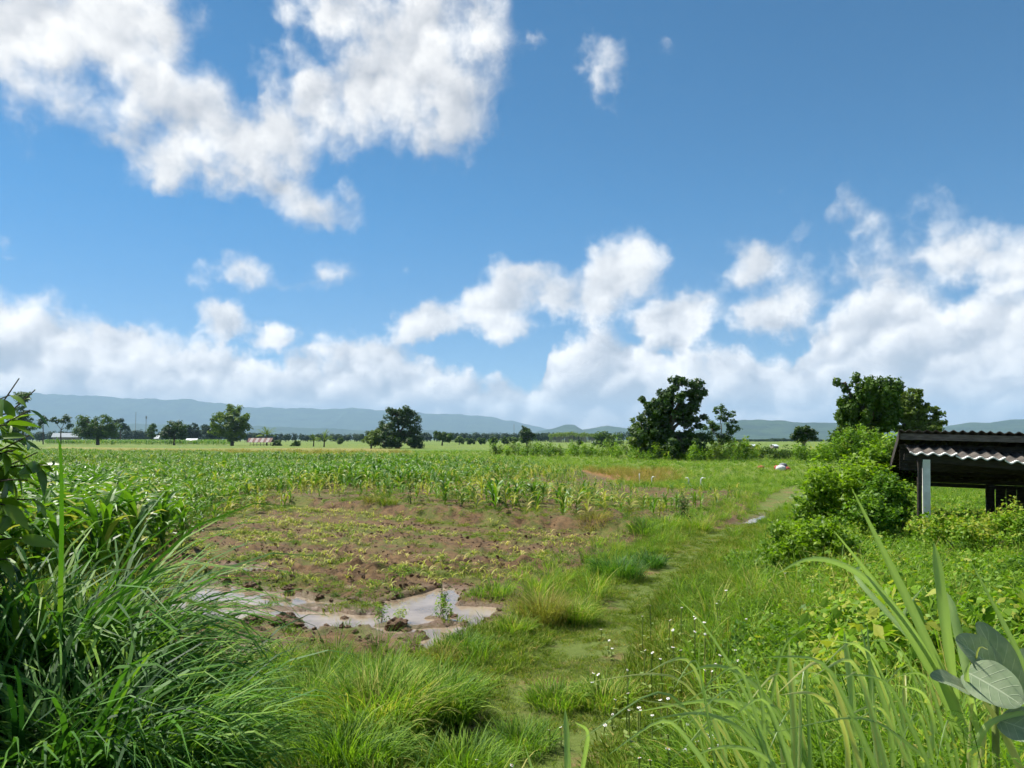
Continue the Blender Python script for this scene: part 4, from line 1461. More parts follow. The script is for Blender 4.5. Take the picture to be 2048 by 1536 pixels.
# ------------------------------------------------------------------ maize
def corn_mesh(seed, h, nleaf, mat, yellow=0.0, lw=.078):
    r = np.random.default_rng(seed)
    mb = MB()
    top = h * .62
    lean = r.normal(0, .03, 2)
    mb.tube([(0, 0, -.03), (lean[0] * .5, lean[1] * .5, top * .5), (lean[0], lean[1], top)], [.013, .011, .006], 5, .55 + .2 * yellow)
    a0 = r.uniform(0, 6.28)
    for k in range(nleaf):
        t = (k + .6) / nleaf
        z = top * (.12 + .88 * t)
        L = h * (.38 + .34 * math.sin(t * 2.6)) * r.uniform(.85, 1.15)
        V, F, tt = ribbons([(lean[0] * t, lean[1] * t, z)], [a0 + k * math.pi + r.normal(0, .35)], [L], [lw * r.uniform(.8, 1.15)], [.25 + .25 * (1 - t) + r.normal(0, .08)],
                           [r.uniform(1.2, 2.3)], 6, np.clip(r.uniform(.1, .75) + yellow * .35 * (1 - t) + .1, 0, 1), r.normal(0, .25), 1.4, .7, fold=.5)
        mb.add(V, F, tt)
    return mb.mesh("maize_plant", mat)


TALLM = [corn_mesh(200 + k, 1.0, 9 + k % 3, CORN) for k in range(6)]
MIDM = [corn_mesh(220 + k, 1.0, 7 + k % 2, CORN if k % 2 else SEEDLING, .5, .085) for k in range(6)]


def seedling_mesh(seed, n=5):
    r = np.random.default_rng(seed)
    V, F, tt = ribbons(np.zeros((n, 3)) + r.normal(0, .006, (n, 3)), np.linspace(0, 6.28, n, endpoint=False) + r.normal(0, .4, n), r.uniform(.7, 1.15, n), r.uniform(.055, .085, n), r.uniform(.1, .5, n), r.uniform(2.0, 3.1, n), 7, r.uniform(.3, .98, n), r.normal(0, .2, n), 1.2, .6)
    return MB().add(V, F, tt).mesh("maize_seedling", SEEDLING)


SEEDM = [seedling_mesh(240 + k, 4 + k % 3) for k in range(6)]


def field_points(poly, row, gap, ymin, ymax, seed, jitter=.12):
    """plants in rows along the furrows, inside a polygon and within view"""
    r = np.random.default_rng(seed)
    u = np.arange(-170, 170, gap)
    v = np.arange(-20, 190, row)
    U, Vv = np.meshgrid(u, v)
    U = U + r.normal(0, jitter * 1.3, U.shape)
    Vv = Vv + r.normal(0, jitter, Vv.shape)
    x, y = (U * FC - Vv * FS).ravel(), (U * FS + Vv * FC).ravel()
    m = (y > ymin) & (y < ymax) & (np.abs(x) < .74 * y + 2)
    x, y = x[m], y[m]
    d = sdist(poly, x, y)
    m = d > (fbm(x * .5, y * .5, seed, 3) - .5) * 1.6
    return x[m], y[m]


x, y = field_points(TALL, .74, .32, 10.5, 150, 300)
px_ = 1024 + FPX * x / y
vig = fbm(x * .12, y * .12, 301, 3)
east = sst(px_, 780, 1250) * sst(95 - y, 0, 45)
keep = rng.uniform(size=len(x)) < np.where(y > 70, .75, 1.0) * (1 - .55 * east) * np.where(vig < .34, .45, 1.0)
x, y, vig, east, px_ = x[keep], y[keep], vig[keep], east[keep], px_[keep]
hgt = (.62 + .9 * (vig - .3)) * (1 - .42 * east) * (1 + .75 * sst(420 - px_, 0, 220) * sst(48 - y, 0, 20)) * rng.uniform(.75, 1.3, len(x))
hgt = np.clip(hgt * 1.02, .28, 1.6)
poor = ((rng.uniform(size=len(x)) < .10 + .75 * east) | (vig < .36)) & ~((px_ < 450) & (y < 30))
z = height(x, y)
idx = rng.integers(0, 6, len(x)) + np.where(poor, 6, 0)
order = np.argsort(y - 1.5 * hgt)
lead = order[:300]
ALLM = TALLM + MIDM
for i in lead:
    o = obj("maize_plant", ALLM[idx[i]], None, (x[i], y[i], z[i]), (0, 0, rng.uniform(0, 6.28)), (hgt[i],) * 3)
    if idx[i] < 6:
        tag(o, "sturdy green maize plant at the near edge of the tall plot", "maize plant", "green maize along the near edge")
    else:
        tag(o, "spindly yellowish maize plant at the near edge of the tall plot", "maize plant", "yellowish maize along the near edge")
rest = order[300:]
scatter("maize_field", "field of green maize stretching back to the meadow", ALLM, np.stack([x, y, z], -1)[rest], rng.uniform(0, 6.28, len(rest)), hgt[rest], .08, idx[rest])
print("maize", len(x))

x, y = field_points(SEEDZONE, .42, .17, 12, 40, 310, .07)
m = rng.uniform(size=len(x)) < np.clip(.45 + 1.6 * (fbm(x * .45, y * .45, 311, 3) - .35), .15, 1)
x, y = x[m], y[m]
z = height(x, y)
m = (z > -.02) & (rng.uniform(size=len(x)) > bare_rows(x, y) * .8)
x, y, z = x[m], y[m], z[m]
s = rng.uniform(.15, .34, len(x))
order = np.argsort(y - 14 * s)
for i in order[:300]:
    tag(obj("maize_seedling", SEEDM[i % 6], None, (x[i], y[i], z[i]), (rng.normal(0, .1), rng.normal(0, .1), rng.uniform(0, 6.28)), (s[i],) * 3), "pale arching maize seedling on the bare tilled soil", "seedling", "maize seedlings on the tilled plot")
rest = order[300:]
scatter("seedlings", "pale maize seedlings dotting the rest of the tilled plot", SEEDM, np.stack([x, y, z], -1)[rest], rng.uniform(0, 6.28, len(rest)), s[rest], .1)
print("seedlings", len(x))

# far strip of maize beyond the dry band
FARCORN = poly_world([(90, 889), (460, 891.5), (470, 886), (90, 884)])
n = 9000
x = rng.uniform(FARCORN[:, 0].min(), FARCORN[:, 0].max(), n)
y = rng.uniform(FARCORN[:, 1].min(), FARCORN[:, 1].max(), n)
m = sdist(FARCORN, x, y) > 0
scatter("far_maize", "far strip of tall maize under the distant trees", TALLM, np.stack([x[m], y[m], np.zeros(m.sum())], -1), rng.uniform(0, 6.28, m.sum()), rng.uniform(2.0, 3.0, m.sum()), .08)


# ------------------------------------------------------------------ grass and ground weeds
def tuft(seed, n, rad, L, W_, mat, lean=(.05, .6), bend=(.3, 1.4), segs=4, tint=(.1, .9), droop=1.3):
    r = np.random.default_rng(seed)
    rr_ = rad * np.sqrt(r.uniform(size=n))
    a = r.uniform(0, 6.28, n)
    base = np.stack([rr_ * np.sin(a), rr_ * np.cos(a), np.full(n, -.01)], -1)
    az_ = a + r.normal(0, .8, n)
    V, F, tt = ribbons(base, az_, L * r.uniform(.5, 1.15, n), W_ * r.uniform(.7, 1.2, n), r.uniform(*lean, n), r.uniform(*bend, n), segs, r.uniform(*tint, n), r.normal(0, .5, n), droop)
    return MB().add(V, F, tt).mesh("tuft", mat)


def weed_mesh(seed, n, rad, h, leaf, mat, aspect=.5):
    r = np.random.default_rng(seed)
    a = r.uniform(0, 6.28, n)
    rr_ = rad * np.sqrt(r.uniform(size=n))
    z = h * (1 - (rr_ / rad) ** 2 * .7) * r.uniform(.15, 1, n)
    pos = np.stack([rr_ * np.sin(a), rr_ * np.cos(a), z], -1)
    out_ = np.stack([np.sin(a), np.cos(a), np.zeros(n)], -1)
    nrm = out_ * .35 + np.array([0, 0, .8]) + r.normal(0, .4, (n, 3))
    ls = leaf * r.uniform(.5, 1.3, n)
    V, F, tt = leaves(pos, nrm, ls, ls * aspect, r, np.clip(r.uniform(size=n) * .6 + .35 * z / h, 0, 1))
    mb = MB().add(V, F, tt)
    for k in range(5):
        e = pos[r.integers(n)]
        mb.tube([(0, 0, -.02), e * .5 + np.array([0, 0, .02]), e], .0035, 3, .5, cap=False)
    return mb.mesh("weed", mat)


def ground_pts(n, y0, y1, seed, x_extra=1.5, bias=1.0):
    r = np.random.default_rng(seed)
    y = np.sqrt(r.uniform(y0 ** 2, y1 ** 2, n)) if bias == 1.0 else y0 * (y1 / y0) ** r.uniform(size=n)
    x = r.uniform(-1, 1, n) * (.70 * y + x_extra)
    return x, y


SHORT = [tuft(400 + k, 60, .15, .095, .009, GRASS_SHORT, (.1, .9), (.3, 1.2), 2) for k in range(5)]
MIDG = [tuft(410 + k, 42, .10, .26, .007, GRASS, (.05, .5), (.4, 1.5), 4) for k in range(5)]
LONGG = [tuft(420 + k, 46, .13, .55, .008, GRASS, (.05, .45), (.6, 1.8), 6) for k in range(5)]
DRYG = [tuft(430 + k, 40, .12, .40, .006, GRASS_DRY, (.05, .5), (.3, 1.2), 4) for k in range(4)]
LOWW = [weed_mesh(440 + k, 70, .17, .16, .045, WEED) for k in range(5)]
TALLW = [weed_mesh(450 + k, 190, .24, .46, .036 + .007 * k, WEED, .32 + .05 * k) for k in range(6)]

# short turf of the path and verge
x, y = ground_pts(90000, 3.0, 30, 501)
zz = zones(x, y)
dn = np.clip(1.0 - zz['field'] * .96 - zz['bare'], 0, 1) * (1 - zz['path'] * sst(fbm(x * 1.3, y * 1.3, 502, 4), .5, .66) * .9)
dn *= np.where(y > 13, .55, 1)
m = rng.uniform(size=len(x)) < dn
z = height(x, y)
m &= z > -.085
turf = np.stack([x, y, z], -1)[m]
sc = rng.uniform(.6, 1.25, m.sum()) * np.where(sdist(PATH, x[m], y[m]) > 0, .62, 1.2)
scatter("turf_grass", "short trodden grass of the path and verges", SHORT, turf, rng.uniform(0, 6.28, len(turf)), sc, .15)
print("turf", len(turf))

# green film of small weeds and grass among the field's crust
x, y = ground_pts(42000, 8, 34, 503)
zz = zones(x, y)
g = fbm(x * .55, y * .55, 504, 4)
m = (zz['field'] > .5) & (zz['bare'] < .5) & (rng.uniform(size=len(x)) < sst(g, .44, .64) * .8)
z = height(x, y)
m &= z > -.035
film = np.stack([x, y, z], -1)[m]
scatter("field_weeds", "thin green film of weeds sprouting on the tilled soil", SHORT[:3] + LOWW[:2], film, rng.uniform(0, 6.28, len(film)), rng.uniform(.35, .8, len(film)), .15, rng.choice([0, 1, 2, 0, 1, 2, 3, 4], len(film)))

# medium grass in patches on the verges
x, y = ground_pts(26000, 3.2, 48, 505)
zz = zones(x, y)
g = fbm(x * .4, y * .4, 506, 3)
dw = sdist(WEEDS, x, y)
dp = sdist(PATH, x, y)
m = (zz['field'] < .4) & (dp < -.05) & (rng.uniform(size=len(x)) < sst(g, .42, .62) * .75 + .10)
m |= (np.abs(sdist(FIELD, x, y)) < .35 + .02 * y) & (dp < .1) & (rng.uniform(size=len(x)) < .5)
z = height(x, y)
m &= z > -.035
pts = np.stack([x, y, z], -1)[m]
scatter("verge_grass", "knee-high loose grass along the verges", MIDG + LONGG[:2], pts, rng.uniform(0, 6.28, len(pts)), rng.uniform(.55, 1.25, len(pts)), .12, rng.choice([0, 1, 2, 3, 4, 0, 1, 2, 3, 4, 5, 6], len(pts)))
print("verge", len(pts))

# weeds on the slope beside the path
x, y = ground_pts(26000, 2.2, 30, 507)
dw = sdist(WEEDS, x, y)
m = (dw > 0) & (rng.uniform(size=len(x)) < sst(dw, -.1, .9) * .92)
x, y, dw = x[m], y[m], dw[m]
z = height(x, y)
big = sst(dw + (fbm(x * .5, y * .5, 508, 3) - .5) * 1.6, .5, 2.2)
pick = np.where(rng.uniform(size=len(x)) < big * .75, 5 + rng.integers(0, 6, len(x)), np.where(rng.uniform(size=len(x)) < .5, rng.integers(0, 5, len(x)), 11 + rng.integers(0, 5, len(x))))
scatter("bank_weeds", "tangled leafy weeds and grass covering the bank beside the path", LOWW + TALLW + MIDG, np.stack([x, y, z], -1), rng.uniform(0, 6.28, len(x)), rng.uniform(.65, 1.25, len(x)) * (.8 + .35 * big) * (1 + .75 * sst(9.5 - y, 0, 4) * big), .15, pick)
print("weeds", len(x))

# tall loose grass between the weeds and the shed
x, y = ground_pts(12000, 5, 24, 511)
px_ = 1024 + FPX * x / y
g = fbm(x * .6, y * .6, 512, 3)
m = (sdist(WEEDS, x, y) > .6) & (rng.uniform(size=len(x)) < sst(g, .42, .58) * .5 * sst(px_, 1350, 1750) + .08)
m |= (y > 9) & (sdist(TALL, x, y) > -1.2) & (rng.uniform(size=len(x)) < .2 * sst(380 - px_, 0, 160))
m |= (y > 9) & (y < 17) & (rng.uniform(size=len(x)) < .25 * sst(300 - px_, 0, 120))
pts = np.stack([x, y, height(x, y)], -1)[m]
scatter("tall_grass", "tall loose grass standing among the weeds towards the shed", LONGG + DRYG, pts, rng.uniform(0, 6.28, len(pts)), rng.uniform(.8, 1.5, len(pts)), .15, rng.choice([0, 1, 2, 3, 4, 0, 1, 2, 3, 4, 5, 6, 7, 8], len(pts)))

# far meadow: coarse grass
x, y = ground_pts(26000, 26, 170, 509, bias=2)
zz = zones(x, y)
m = (zz['field'] < .3) & (zz['path'] < .5)
x, y = x[m], y[m]
tan = zones(x, y)['tan'] + zones(x, y)['dry'] * .7
pick = np.where(rng.uniform(size=len(x)) < tan, 5 + rng.integers(0, 4, len(x)), rng.integers(0, 5, len(x)))
scatter("meadow_grass", "rough meadow grass beyond the crops", MIDG + DRYG, np.stack([x, y, height(x, y)], -1), rng.uniform(0, 6.28, len(x)), rng.uniform(.5, 1.2, len(x)) * (1 + y / 120), .12, pick)


# ------------------------------------------------------------------ tussocks: each one a thing
def tussock(label, px, py, h, w, n, mat, seed, lead=24, blade=.010, depth=None, x=None, dry=None, fall=(.7, 1.9), name="grass_tussock", lean=(.03, .5), group=None, droop=1.5):
    r = np.random.default_rng(seed)
    if depth is None:
        gx, gy = gp(px, py)
    else:
        gx, gy = (at(px, 900, depth)[0] if x is None else x), depth
    root = empty(name, (gx, gy, hz(gx, gy)), label, "grass", group)
    def make(n_, wmul, lmul):
        a = r.uniform(0, 6.28, n_)
        rr_ = w * .42 * np.sqrt(r.uniform(size=n_))
        bx, by = rr_ * np.sin(a), rr_ * np.cos(a)
        hh = height(gx + bx, gy + by) - root.location.z
        base = np.stack([bx, by, hh - .02], -1)
        L = h * lmul * r.uniform(.7, 1.22, n_) * (1 - .25 * rr_ / (w * .42))
        return ribbons(base, a + r.normal(0, .7, n_), L, blade * wmul * r.uniform(.7, 1.3, n_), r.uniform(*lean, n_), r.uniform(*fall, n_), 7, r.uniform(.05, .93, n_), r.normal(0, .4, n_), droop)
    V, F, tt = make(n, 1.0, .95)
    o = obj("foliage", MB().add(V, F, tt).mesh("foliage", mat), root)
    o["kind"] = "stuff"
    V, F, tt = make(lead, 1.35, 1.15)
    k = len(V) // lead
    f = len(F) // lead
    for i in range(lead):
        obj("blade", MB().add(V[i * k:(i + 1) * k], F[:f], tt[i * k:(i + 1) * k]).mesh("blade", mat), root)
    return root


TUS = [
    # bright clump in the middle foreground
    ("bright arching grass clump at the heart of the foreground, below the puddle", 750, 1470, .80, 1.15, 900, GRASS, 30, .010),
    ("bright grass clump leaning over the path, left of the brown rut", 870, 1440, .70, .85, 620, GRASS, 22, .010),
    ("fresh grass clump just below the puddle's near bank", 760, 1400, .62, 1.0, 620, GRASS, 20, .009),
    ("grass clump between the dark reeds and the bright foreground clump", 615, 1440, .72, .9, 560, GRASS, 20, .010),
    ("low grass clump at the bottom edge, under the bright foreground clump", 690, 1570, .55, 1.0, 560, GRASS, 16, .009),
    ("low grass clump at the bottom edge, beside the bare rut", 920, 1560, .42, .8, 420, GRASS, 14, .008),
    ("small grass clump at the puddle's right end, near the path", 925, 1305, .38, .55, 260, GRASS, 12, .007),
    ("spiky small grass clump where the puddle meets the path", 885, 1325, .36, .45, 200, GRASS_DRY, 10, .006),
    # between puddle and path
    ("browning tall tussock between the puddle and the path", 1085, 1245, .62, .80, 520, GRASS_DRY, 20, .008),
    ("green-brown tussock beside the browning tall one, nearer the path", 1150, 1240, .48, .7, 420, GRASS, 16, .008),
    ("low tussock at the puddle's corner, below the browning one", 1030, 1265, .36, .6, 300, GRASS, 12, .007),
    ("grass patch above the puddle's right corner", 985, 1190, .30, .8, 320, GRASS, 10, .007),
    ("dark green tussock overhanging the path's hollow", 1235, 1152, .58, 1.1, 620, REED, 22, .010),
    ("smaller dark green tussock adjoining the path's hollow", 1300, 1128, .45, .8, 420, REED, 14, .010),
    ("long-leaved tussock on the step between the two plots", 1290, 1072, .60, 1.0, 320, GRASS, 14, .012),
    ("long-leaved tussock beside the dark upright weed", 1330, 1062, .65, 1.1, 340, GRASS, 14, .012),
    ("tussock at the bare soil's corner by the path", 1390, 1062, .5, 1.0, 300, GRASS, 12, .012),
    ("dead brown tussock on the step between the plots", 1190, 1062, .42, 1.2, 320, GRASS_DRY, 12, .010),
    ("yellow-green tuft on the near edge of the maize", 775, 1028, .42, .9, 260, GRASS_SHORT, 10, .012),
    ("reddish dry tuft on the near edge of the maize, next to the yellow-green tuft", 742, 1026, .4, .7, 160, GRASS_DRY, 8, .012),
    # right of the path
    ("fresh grass clump in the path's fork at the bottom centre", 1040, 1490, .34, .7, 420, GRASS, 14, .008),
    ("fresh grass clump along the path's right rut", 1110, 1400, .32, .7, 380, GRASS, 14, .008),
    ("grass clump between the path and the daisies", 1210, 1400, .36, .7, 360, GRASS, 14, .008),
]
for k, (lab, px, py, h, w, n, mt, ld, bl) in enumerate(TUS):
    tussock(lab, px, py, h * (.95 if k < 4 else 1.0), w, int(n * (1.5 if k < 6 else 1.1)), mt, 600 + k, ld, bl)

REEDS = [
    ("tallest dark reed clump, its arching tops over the maize edge", 120, 5.0, 2.1, 1.1, 420, 70, .025),
    ("dark reed clump at the frame's edge under the leafy branch", -10, 4.6, 1.75, 1.1, 420, 50, .023),
    ("dark reed clump beside the puddle's left end", 190, 5.0, 1.8, .7, 380, 56, .020),
    ("fine dark reed clump right of the others, over the small puddle", 310, 4.7, 1.3, .75, 480, 50, .014),
    ("low dark reed clump in the bottom corner", 90, 3.5, 1.15, .9, 340, 50, .019),
    ("low dark reed clump along the bottom edge, centre of the reed bed", 260, 3.7, 1.1, .8, 380, 50, .016),
    ("low fine reed clump along the bottom edge, next to the bright grass", 390, 4.1, .95, .65, 420, 40, .013),
]
for k, (lab, px, d, h, w, n, ld, bl) in enumerate(REEDS):
    tussock(lab, px, 0, h * 1.16, w, int(n * 1.25), REED, 650 + k, ld, bl, depth=d, name="reed_clump", fall=(1.5, 3.0), lean=(.0, .26), droop=1.9)

for k, (px, d, h, w, n) in enumerate(((1470, 4.4, .75, .7, 320), (1590, 4.0, .95, .7, 380), (1715, 3.8, 1.0, .75, 400), (1835, 3.6, 1.05, .75, 400), (1960, 3.5, 1.05, .75, 400), (1400, 5.0, .6, .7, 300), (1550, 5.6, .7, .8, 340), (1770, 5.0, .9, .8, 380), (2030, 4.6, 1.0, .8, 380), (1660, 6.4, .7, .9, 340), (1900, 6.2, .9, .9, 380))):
    tussock("tall fine yellow-green grass tuft on the near bank before the shed", px, 0, h, w, n, GRASS, 690 + k, 14, .010, depth=d, name="grass_tuft", group="fine grass tufts on the near bank", fall=(.5, 1.9), lean=(.02, .45))

# small separate field plants
def field_plant(label, px, py, h, w, n, leaf, mat, seed, name="field_weed"):
    gx, gy = gp(px, py)
    root = empty(name, (gx, gy, max(hz(gx, gy), -.045)), label, "weed")
    f, s = shrub_meshes([(0, 0, h * .5, w * .5, w * .5, h * .5), (0, 0, h * .85, w * .25, w * .25, h * .2)], n, leaf, mat, seed, 4, .3, .35)
    obj("foliage", f, root)
    obj("stems", s, root)


field_plant("dark upright weed at the end of the step between the plots", 1368, 1052, .85, .5, 420, .10, TREE_MID, 700)
field_plant("dark little weed at the near edge of the maize", 820, 1030, .62, .3, 160, .09, TREE_MID, 701)
field_plant("bushy green weed on an islet in the puddle", 885, 1238, .30, .22, 160, .06, WEED, 702)
field_plant("slender waterweed standing in the puddle, left of the islet weed", 765, 1238, .22, .14, 50, .045, WEED, 703)
field_plant("slender waterweed in the puddle, nearest the islet weed", 800, 1240, .17, .10, 36, .04, WEED, 704)
field_plant("fresh green weed patch on the puddle's far bank", 800, 1168, .18, .55, 260, .05, WEED, 705)
field_plant("bright green weed cushion in the middle of the seedlings", 690, 1072, .2, .7, 260, .05, SHRUB, 706)
field_plant("red-tinged plant at the puddle's far corner", 884, 1196, .25, .14, 70, .04, TREE_MID, 707)

# mud clods along the puddle
MUD = plain_mat("wet_mud", (.150, .086, .040), (.080, .046, .024), rough=.75, scale=14, bump=.6, bump_scale=40)
CLODS = [(572, 1247, .16), (556, 1252, .12), (590, 1252, .11), (509, 1247, .10), (497, 1246, .07), (652, 1256, .10), (795, 1252, .14), (780, 1254, .09), (812, 1256, .08), (757, 1205, .10),
         (426, 1208, .07), (440, 1162, .12), (452, 1166, .08), (502, 1174, .11), (515, 1177, .07), (575, 1186, .08), (690, 1232, .07), (840, 1262, .07), (905, 1228, .08), (930, 1240, .06), (700, 1205, .08), (640, 1196, .07)]
CM = [lump("mud_clod", MUD, (1.1, 1, .62), 11 + k, .62, 3) for k in range(5)]
for k, (px, py, s) in enumerate(CLODS):
    gx, gy = gp(px, py)
    tag(obj("mud_clod", CM[k % 5], None, (gx, gy, max(hz(gx, gy), -.06) + s * .25), (0, 0, k * 1.7), (s, s * .9, s)), "lumpy brown mud clod at the water's edge of the puddle", "clod", "mud clods around the puddle")
r = np.random.default_rng(720)
x, y = ground_pts(16000, 8.5, 24, 721)
m = sdist(FIELD, x, y) > 0
x, y = x[m], y[m]
_, dd = puddle_depth(x, y)
m = (dd < .1) & (r.uniform(size=len(x)) < np.where(dd > -.6, .75, .22 + .5 * bare_rows(x, y)))
x, y = x[m], y[m]
z = height(x, y)
scatter("soil_crumbs", "crumbled brown soil strewn over the tilled plot", CM, np.stack([x, y, z], -1), r.uniform(0, 6.28, len(x)), r.uniform(.008, .040, len(x)) * np.where(y > 15, 1.0, 1.2), .5)

# ------------------------------------------------------------------ daisies
PETAL = plain_mat("white_petal", (.82, .82, .80), (.75, .75, .74), rough=.6)
DISC = plain_mat("yellow_disc", (.75, .36, .02), (.60, .26, .02), rough=.7)


def flower_meshes(seed):
    r = np.random.default_rng(seed)
    st = MB().tube([(0, 0, -.05), (.01, .01, .5), (0, 0, 1.0)], .006, 4, .5)
    V, F, tt = leaves(np.array([(0, .03, .35), (.03, 0, .55), (-.03, 0, .2)]), np.array([(0, .3, 1.0)] * 3), .09, .04, r, .5)
    st.add(V, F, tt)
    pe = MB()
    for k in range(6):
        a = k * math.pi / 3
        u, v = np.array([math.sin(a), math.cos(a), 0]), np.array([math.cos(a), -math.sin(a), 0])
        pe.add([u * .008, u * .022 + v * .010, u * .034 + v * .006 - [0, 0, .004], u * .034 - v * .006 - [0, 0, .004], u * .022 - v * .010], [[0, 1, 4, 4], ] if False else [[1, 2, 3, 4]], .5)
        pe.add([u * .006, u * .022 + v * .010, u * .022 - v * .010], [[0, 1, 2]], .5)
    th = np.linspace(0, 2 * np.pi, 10, endpoint=False)
    di = MB()
    V = np.concatenate([np.stack([.010 * np.cos(th), .010 * np.sin(th), np.full(10, .001)], -1), np.stack([.007 * np.cos(th), .007 * np.sin(th), np.full(10, .007)], -1), [[0, 0, .009]]])
    di.add(V, [[j, (j + 1) % 10, 10 + (j + 1) % 10, 10 + j] for j in range(10)])
    di.F3.append(np.array([[10 + j, 10 + (j + 1) % 10, 20] for j in range(10)]))
    return st.mesh("stem", STEM), pe.mesh("petals", PETAL), di.mesh("disc", DISC)


fs, fp, fd = flower_meshes(1)
r = np.random.default_rng(730)
spots = [(1187, 1325), (1196, 1332), (1184, 1338), (1256, 1386), (1258, 1420), (1098, 1436), (1121, 1428), (953, 1512), (975, 1510), (1024, 1522), (1346, 1294), (1440, 1310), (1410, 1340), (1424, 1342), (1432, 1328), (1340, 1240), (1218, 1262), (1224, 1270), (1202, 1236), (1255, 1340), (1230, 1372), (1225, 1395), (1210, 1432), (1290, 1300), (1430, 1478), (1300, 1520), (1370, 1500), (1375, 1448), (1285, 1232), (1410, 1268), (1300, 1210), (1470, 1420), (1480, 1360)]
while len(spots) < 100:
    q = (r.uniform(1200, 1780), r.uniform(1120, 1530))
    wx, wy = gp(*q)
    if float(sdist(WEEDS, np.array([wx]), np.array([wy]))[0]) > 0 and r.random() < 1.25 - (q[0] - 1200) / 600:
        spots.append(q)
for k, (px, py) in enumerate(spots):
    gx, gy = gp(px, py, .25 if px < 1240 else (.85 if py > 1450 else .5))
    hgt_ = r.uniform(.12, .2) if px < 1240 else max(.25, (.85 if py > 1450 else .5) - hz(gx, gy))
    g = hz(gx, gy)
    root = empty("daisy", (gx, gy, g), "white daisy with an orange-yellow centre among the weeds of the bank", "flower", "daisies on the bank beside the path", r.uniform(0, 6.28))
    obj("stem", fs, root, (0, 0, 0), (0, 0, 0), (1, 1, hgt_))
    tl = (r.normal(-.25, .3), r.normal(0, .3), 0)
    s = r.uniform(.34, .52) * (1.0 if gy < 8 else 1.2)
    p = obj("petals", fp, root, (0, 0, hgt_), tl, (s, s, s))
    obj("disc", fd, p)

# ------------------------------------------------------------------ big leaves close to the camera
def ribbon_leaf(name, parent, pts, width, mat, tint, tw=0.35, tip=.08, segs=16, blunt=False):
    """a long leaf along control points (px, py, depth): a folded strip with a keel"""
    P3 = np.array([at(*q) for q in pts])
    t = np.linspace(0, 1, len(P3))
    ts = np.linspace(0, 1, segs + 1)
    C = np.stack([np.interp(ts, t, P3[:, k]) for k in range(3)], -1)
    for _ in range(3):
        C[1:-1] = .25 * C[:-2] + .5 * C[1:-1] + .25 * C[2:]
    T = np.gradient(C, axis=0)
    T /= np.linalg.norm(T, axis=1, keepdims=True)
    view = C - np.array([0, 0, CAM_H])
    view /= np.linalg.norm(view, axis=1, keepdims=True)
    S = np.cross(T, view)
    S /= np.linalg.norm(S, axis=1, keepdims=True) + 1e-9
    N = np.cross(S, T)
    a = tw * np.sin(ts * 4 + tint * 9)[:, None]
    S, N = S * np.cos(a) + N * np.sin(a), N * np.cos(a) - S * np.sin(a)
    prof = np.where(ts < .3, .55 + 1.5 * ts, 1 - np.clip((ts - .3) / .7, 0, 1) ** (8 if blunt else 1.8) * (1 - tip))
    w = width * .40 * np.minimum(prof, 1) * (1 + .06 * np.sin(ts * 23 + tint * 40))
    V = np.stack([C - S * w[:, None] + N * w[:, None] * .35, C, C + S * w[:, None] + N * w[:, None] * .35], 1).reshape(-1, 3)
    q = np.arange(segs)
    F = np.concatenate([np.stack([q * 3 + j, q * 3 + j + 1, q * 3 + j + 4, q * 3 + j + 3], -1) for j in (0, 1)])
    tv = np.tile([tint, min(tint + .22, 1), tint], segs + 1)
    loc = np.array(parent.location)
    return obj(name, MB().add(V - loc, F, tv).mesh(name, mat, True), parent)


BIGBLADE = leaf_mat("broad_grass_leaf", (.11, .21, .045), (.38, .50, .19), dry=(.50, .48, .18), rough=.38, spec=.5, transl=.42, vary=0, dry_at=.92)
bx, by = at(1960, 1536, 2.6)[0], 2.6
stalk = empty("cane_grass", (bx, by, hz(bx, by)), "tall stalk of broad cane grass rising before the shed", "grass")
zb_ = hz(bx, by)
LEAF = [
    ([(1985, 1640, 2.62), (1960, 1536, 2.6), (1905, 1400, 2.58), (1850, 1270, 2.56), (1790, 1150, 2.55), (1745, 1060, 2.52), (1704, 978, 2.5)], .052, .45, False),
    ([(1975, 1600, 2.66), (1940, 1500, 2.64), (1880, 1370, 2.6), (1810, 1250, 2.56), (1740, 1150, 2.5), (1668, 1062, 2.44)], .044, .35, False),
    ([(1900, 1390, 2.6), (1830, 1260, 2.5), (1750, 1165, 2.42), (1680, 1122, 2.36), (1610, 1112, 2.3), (1552, 1150, 2.28)], .034, .4, False),
    ([(1915, 1400, 2.6), (1897, 1290, 2.55), (1882, 1190, 2.5), (1868, 1086, 2.46)], .050, .5, True),
    ([(1950, 1420, 2.62), (1925, 1300, 2.7), (1905, 1225, 2.72), (1893, 1185, 2.74)], .046, .55, True),
    ([(1960, 1480, 2.5), (1945, 1420, 2.4), (1930, 1350, 2.3), (1940, 1325, 2.25)], .03, .6, False),
    ([(1880, 1350, 2.62), (1790, 1240, 2.75), (1700, 1145, 2.9), (1730, 1130, 3.0), (1760, 1190, 3.1)], .03, .3, False),
    ([(2080, 1420, 2.5), (2040, 1310, 2.5), (1990, 1215, 2.5), (1940, 1120, 2.5)], .026, .5, False),
    ([(2060, 1640, 2.3), (2040, 1530, 2.3), (1990, 1430, 2.32), (1945, 1370, 2.34)], .034, .88, False),
    ([(1950, 1600, 2.4), (1945, 1500, 2.35), (1975, 1440, 2.3), (2060, 1420, 2.25), (2120, 1440, 2.2)], .03, .6, False),
    ([(1900, 1420, 2.62), (1840, 1290, 2.9), (1800, 1230, 2.95), (1850, 1170, 3.0)], .03, .35, False),
]
for k, (pts, w, ti, bl) in enumerate(LEAF):
    ribbon_leaf("leaf", stalk, pts, w * .8, BIGBLADE, ti, blunt=bl)
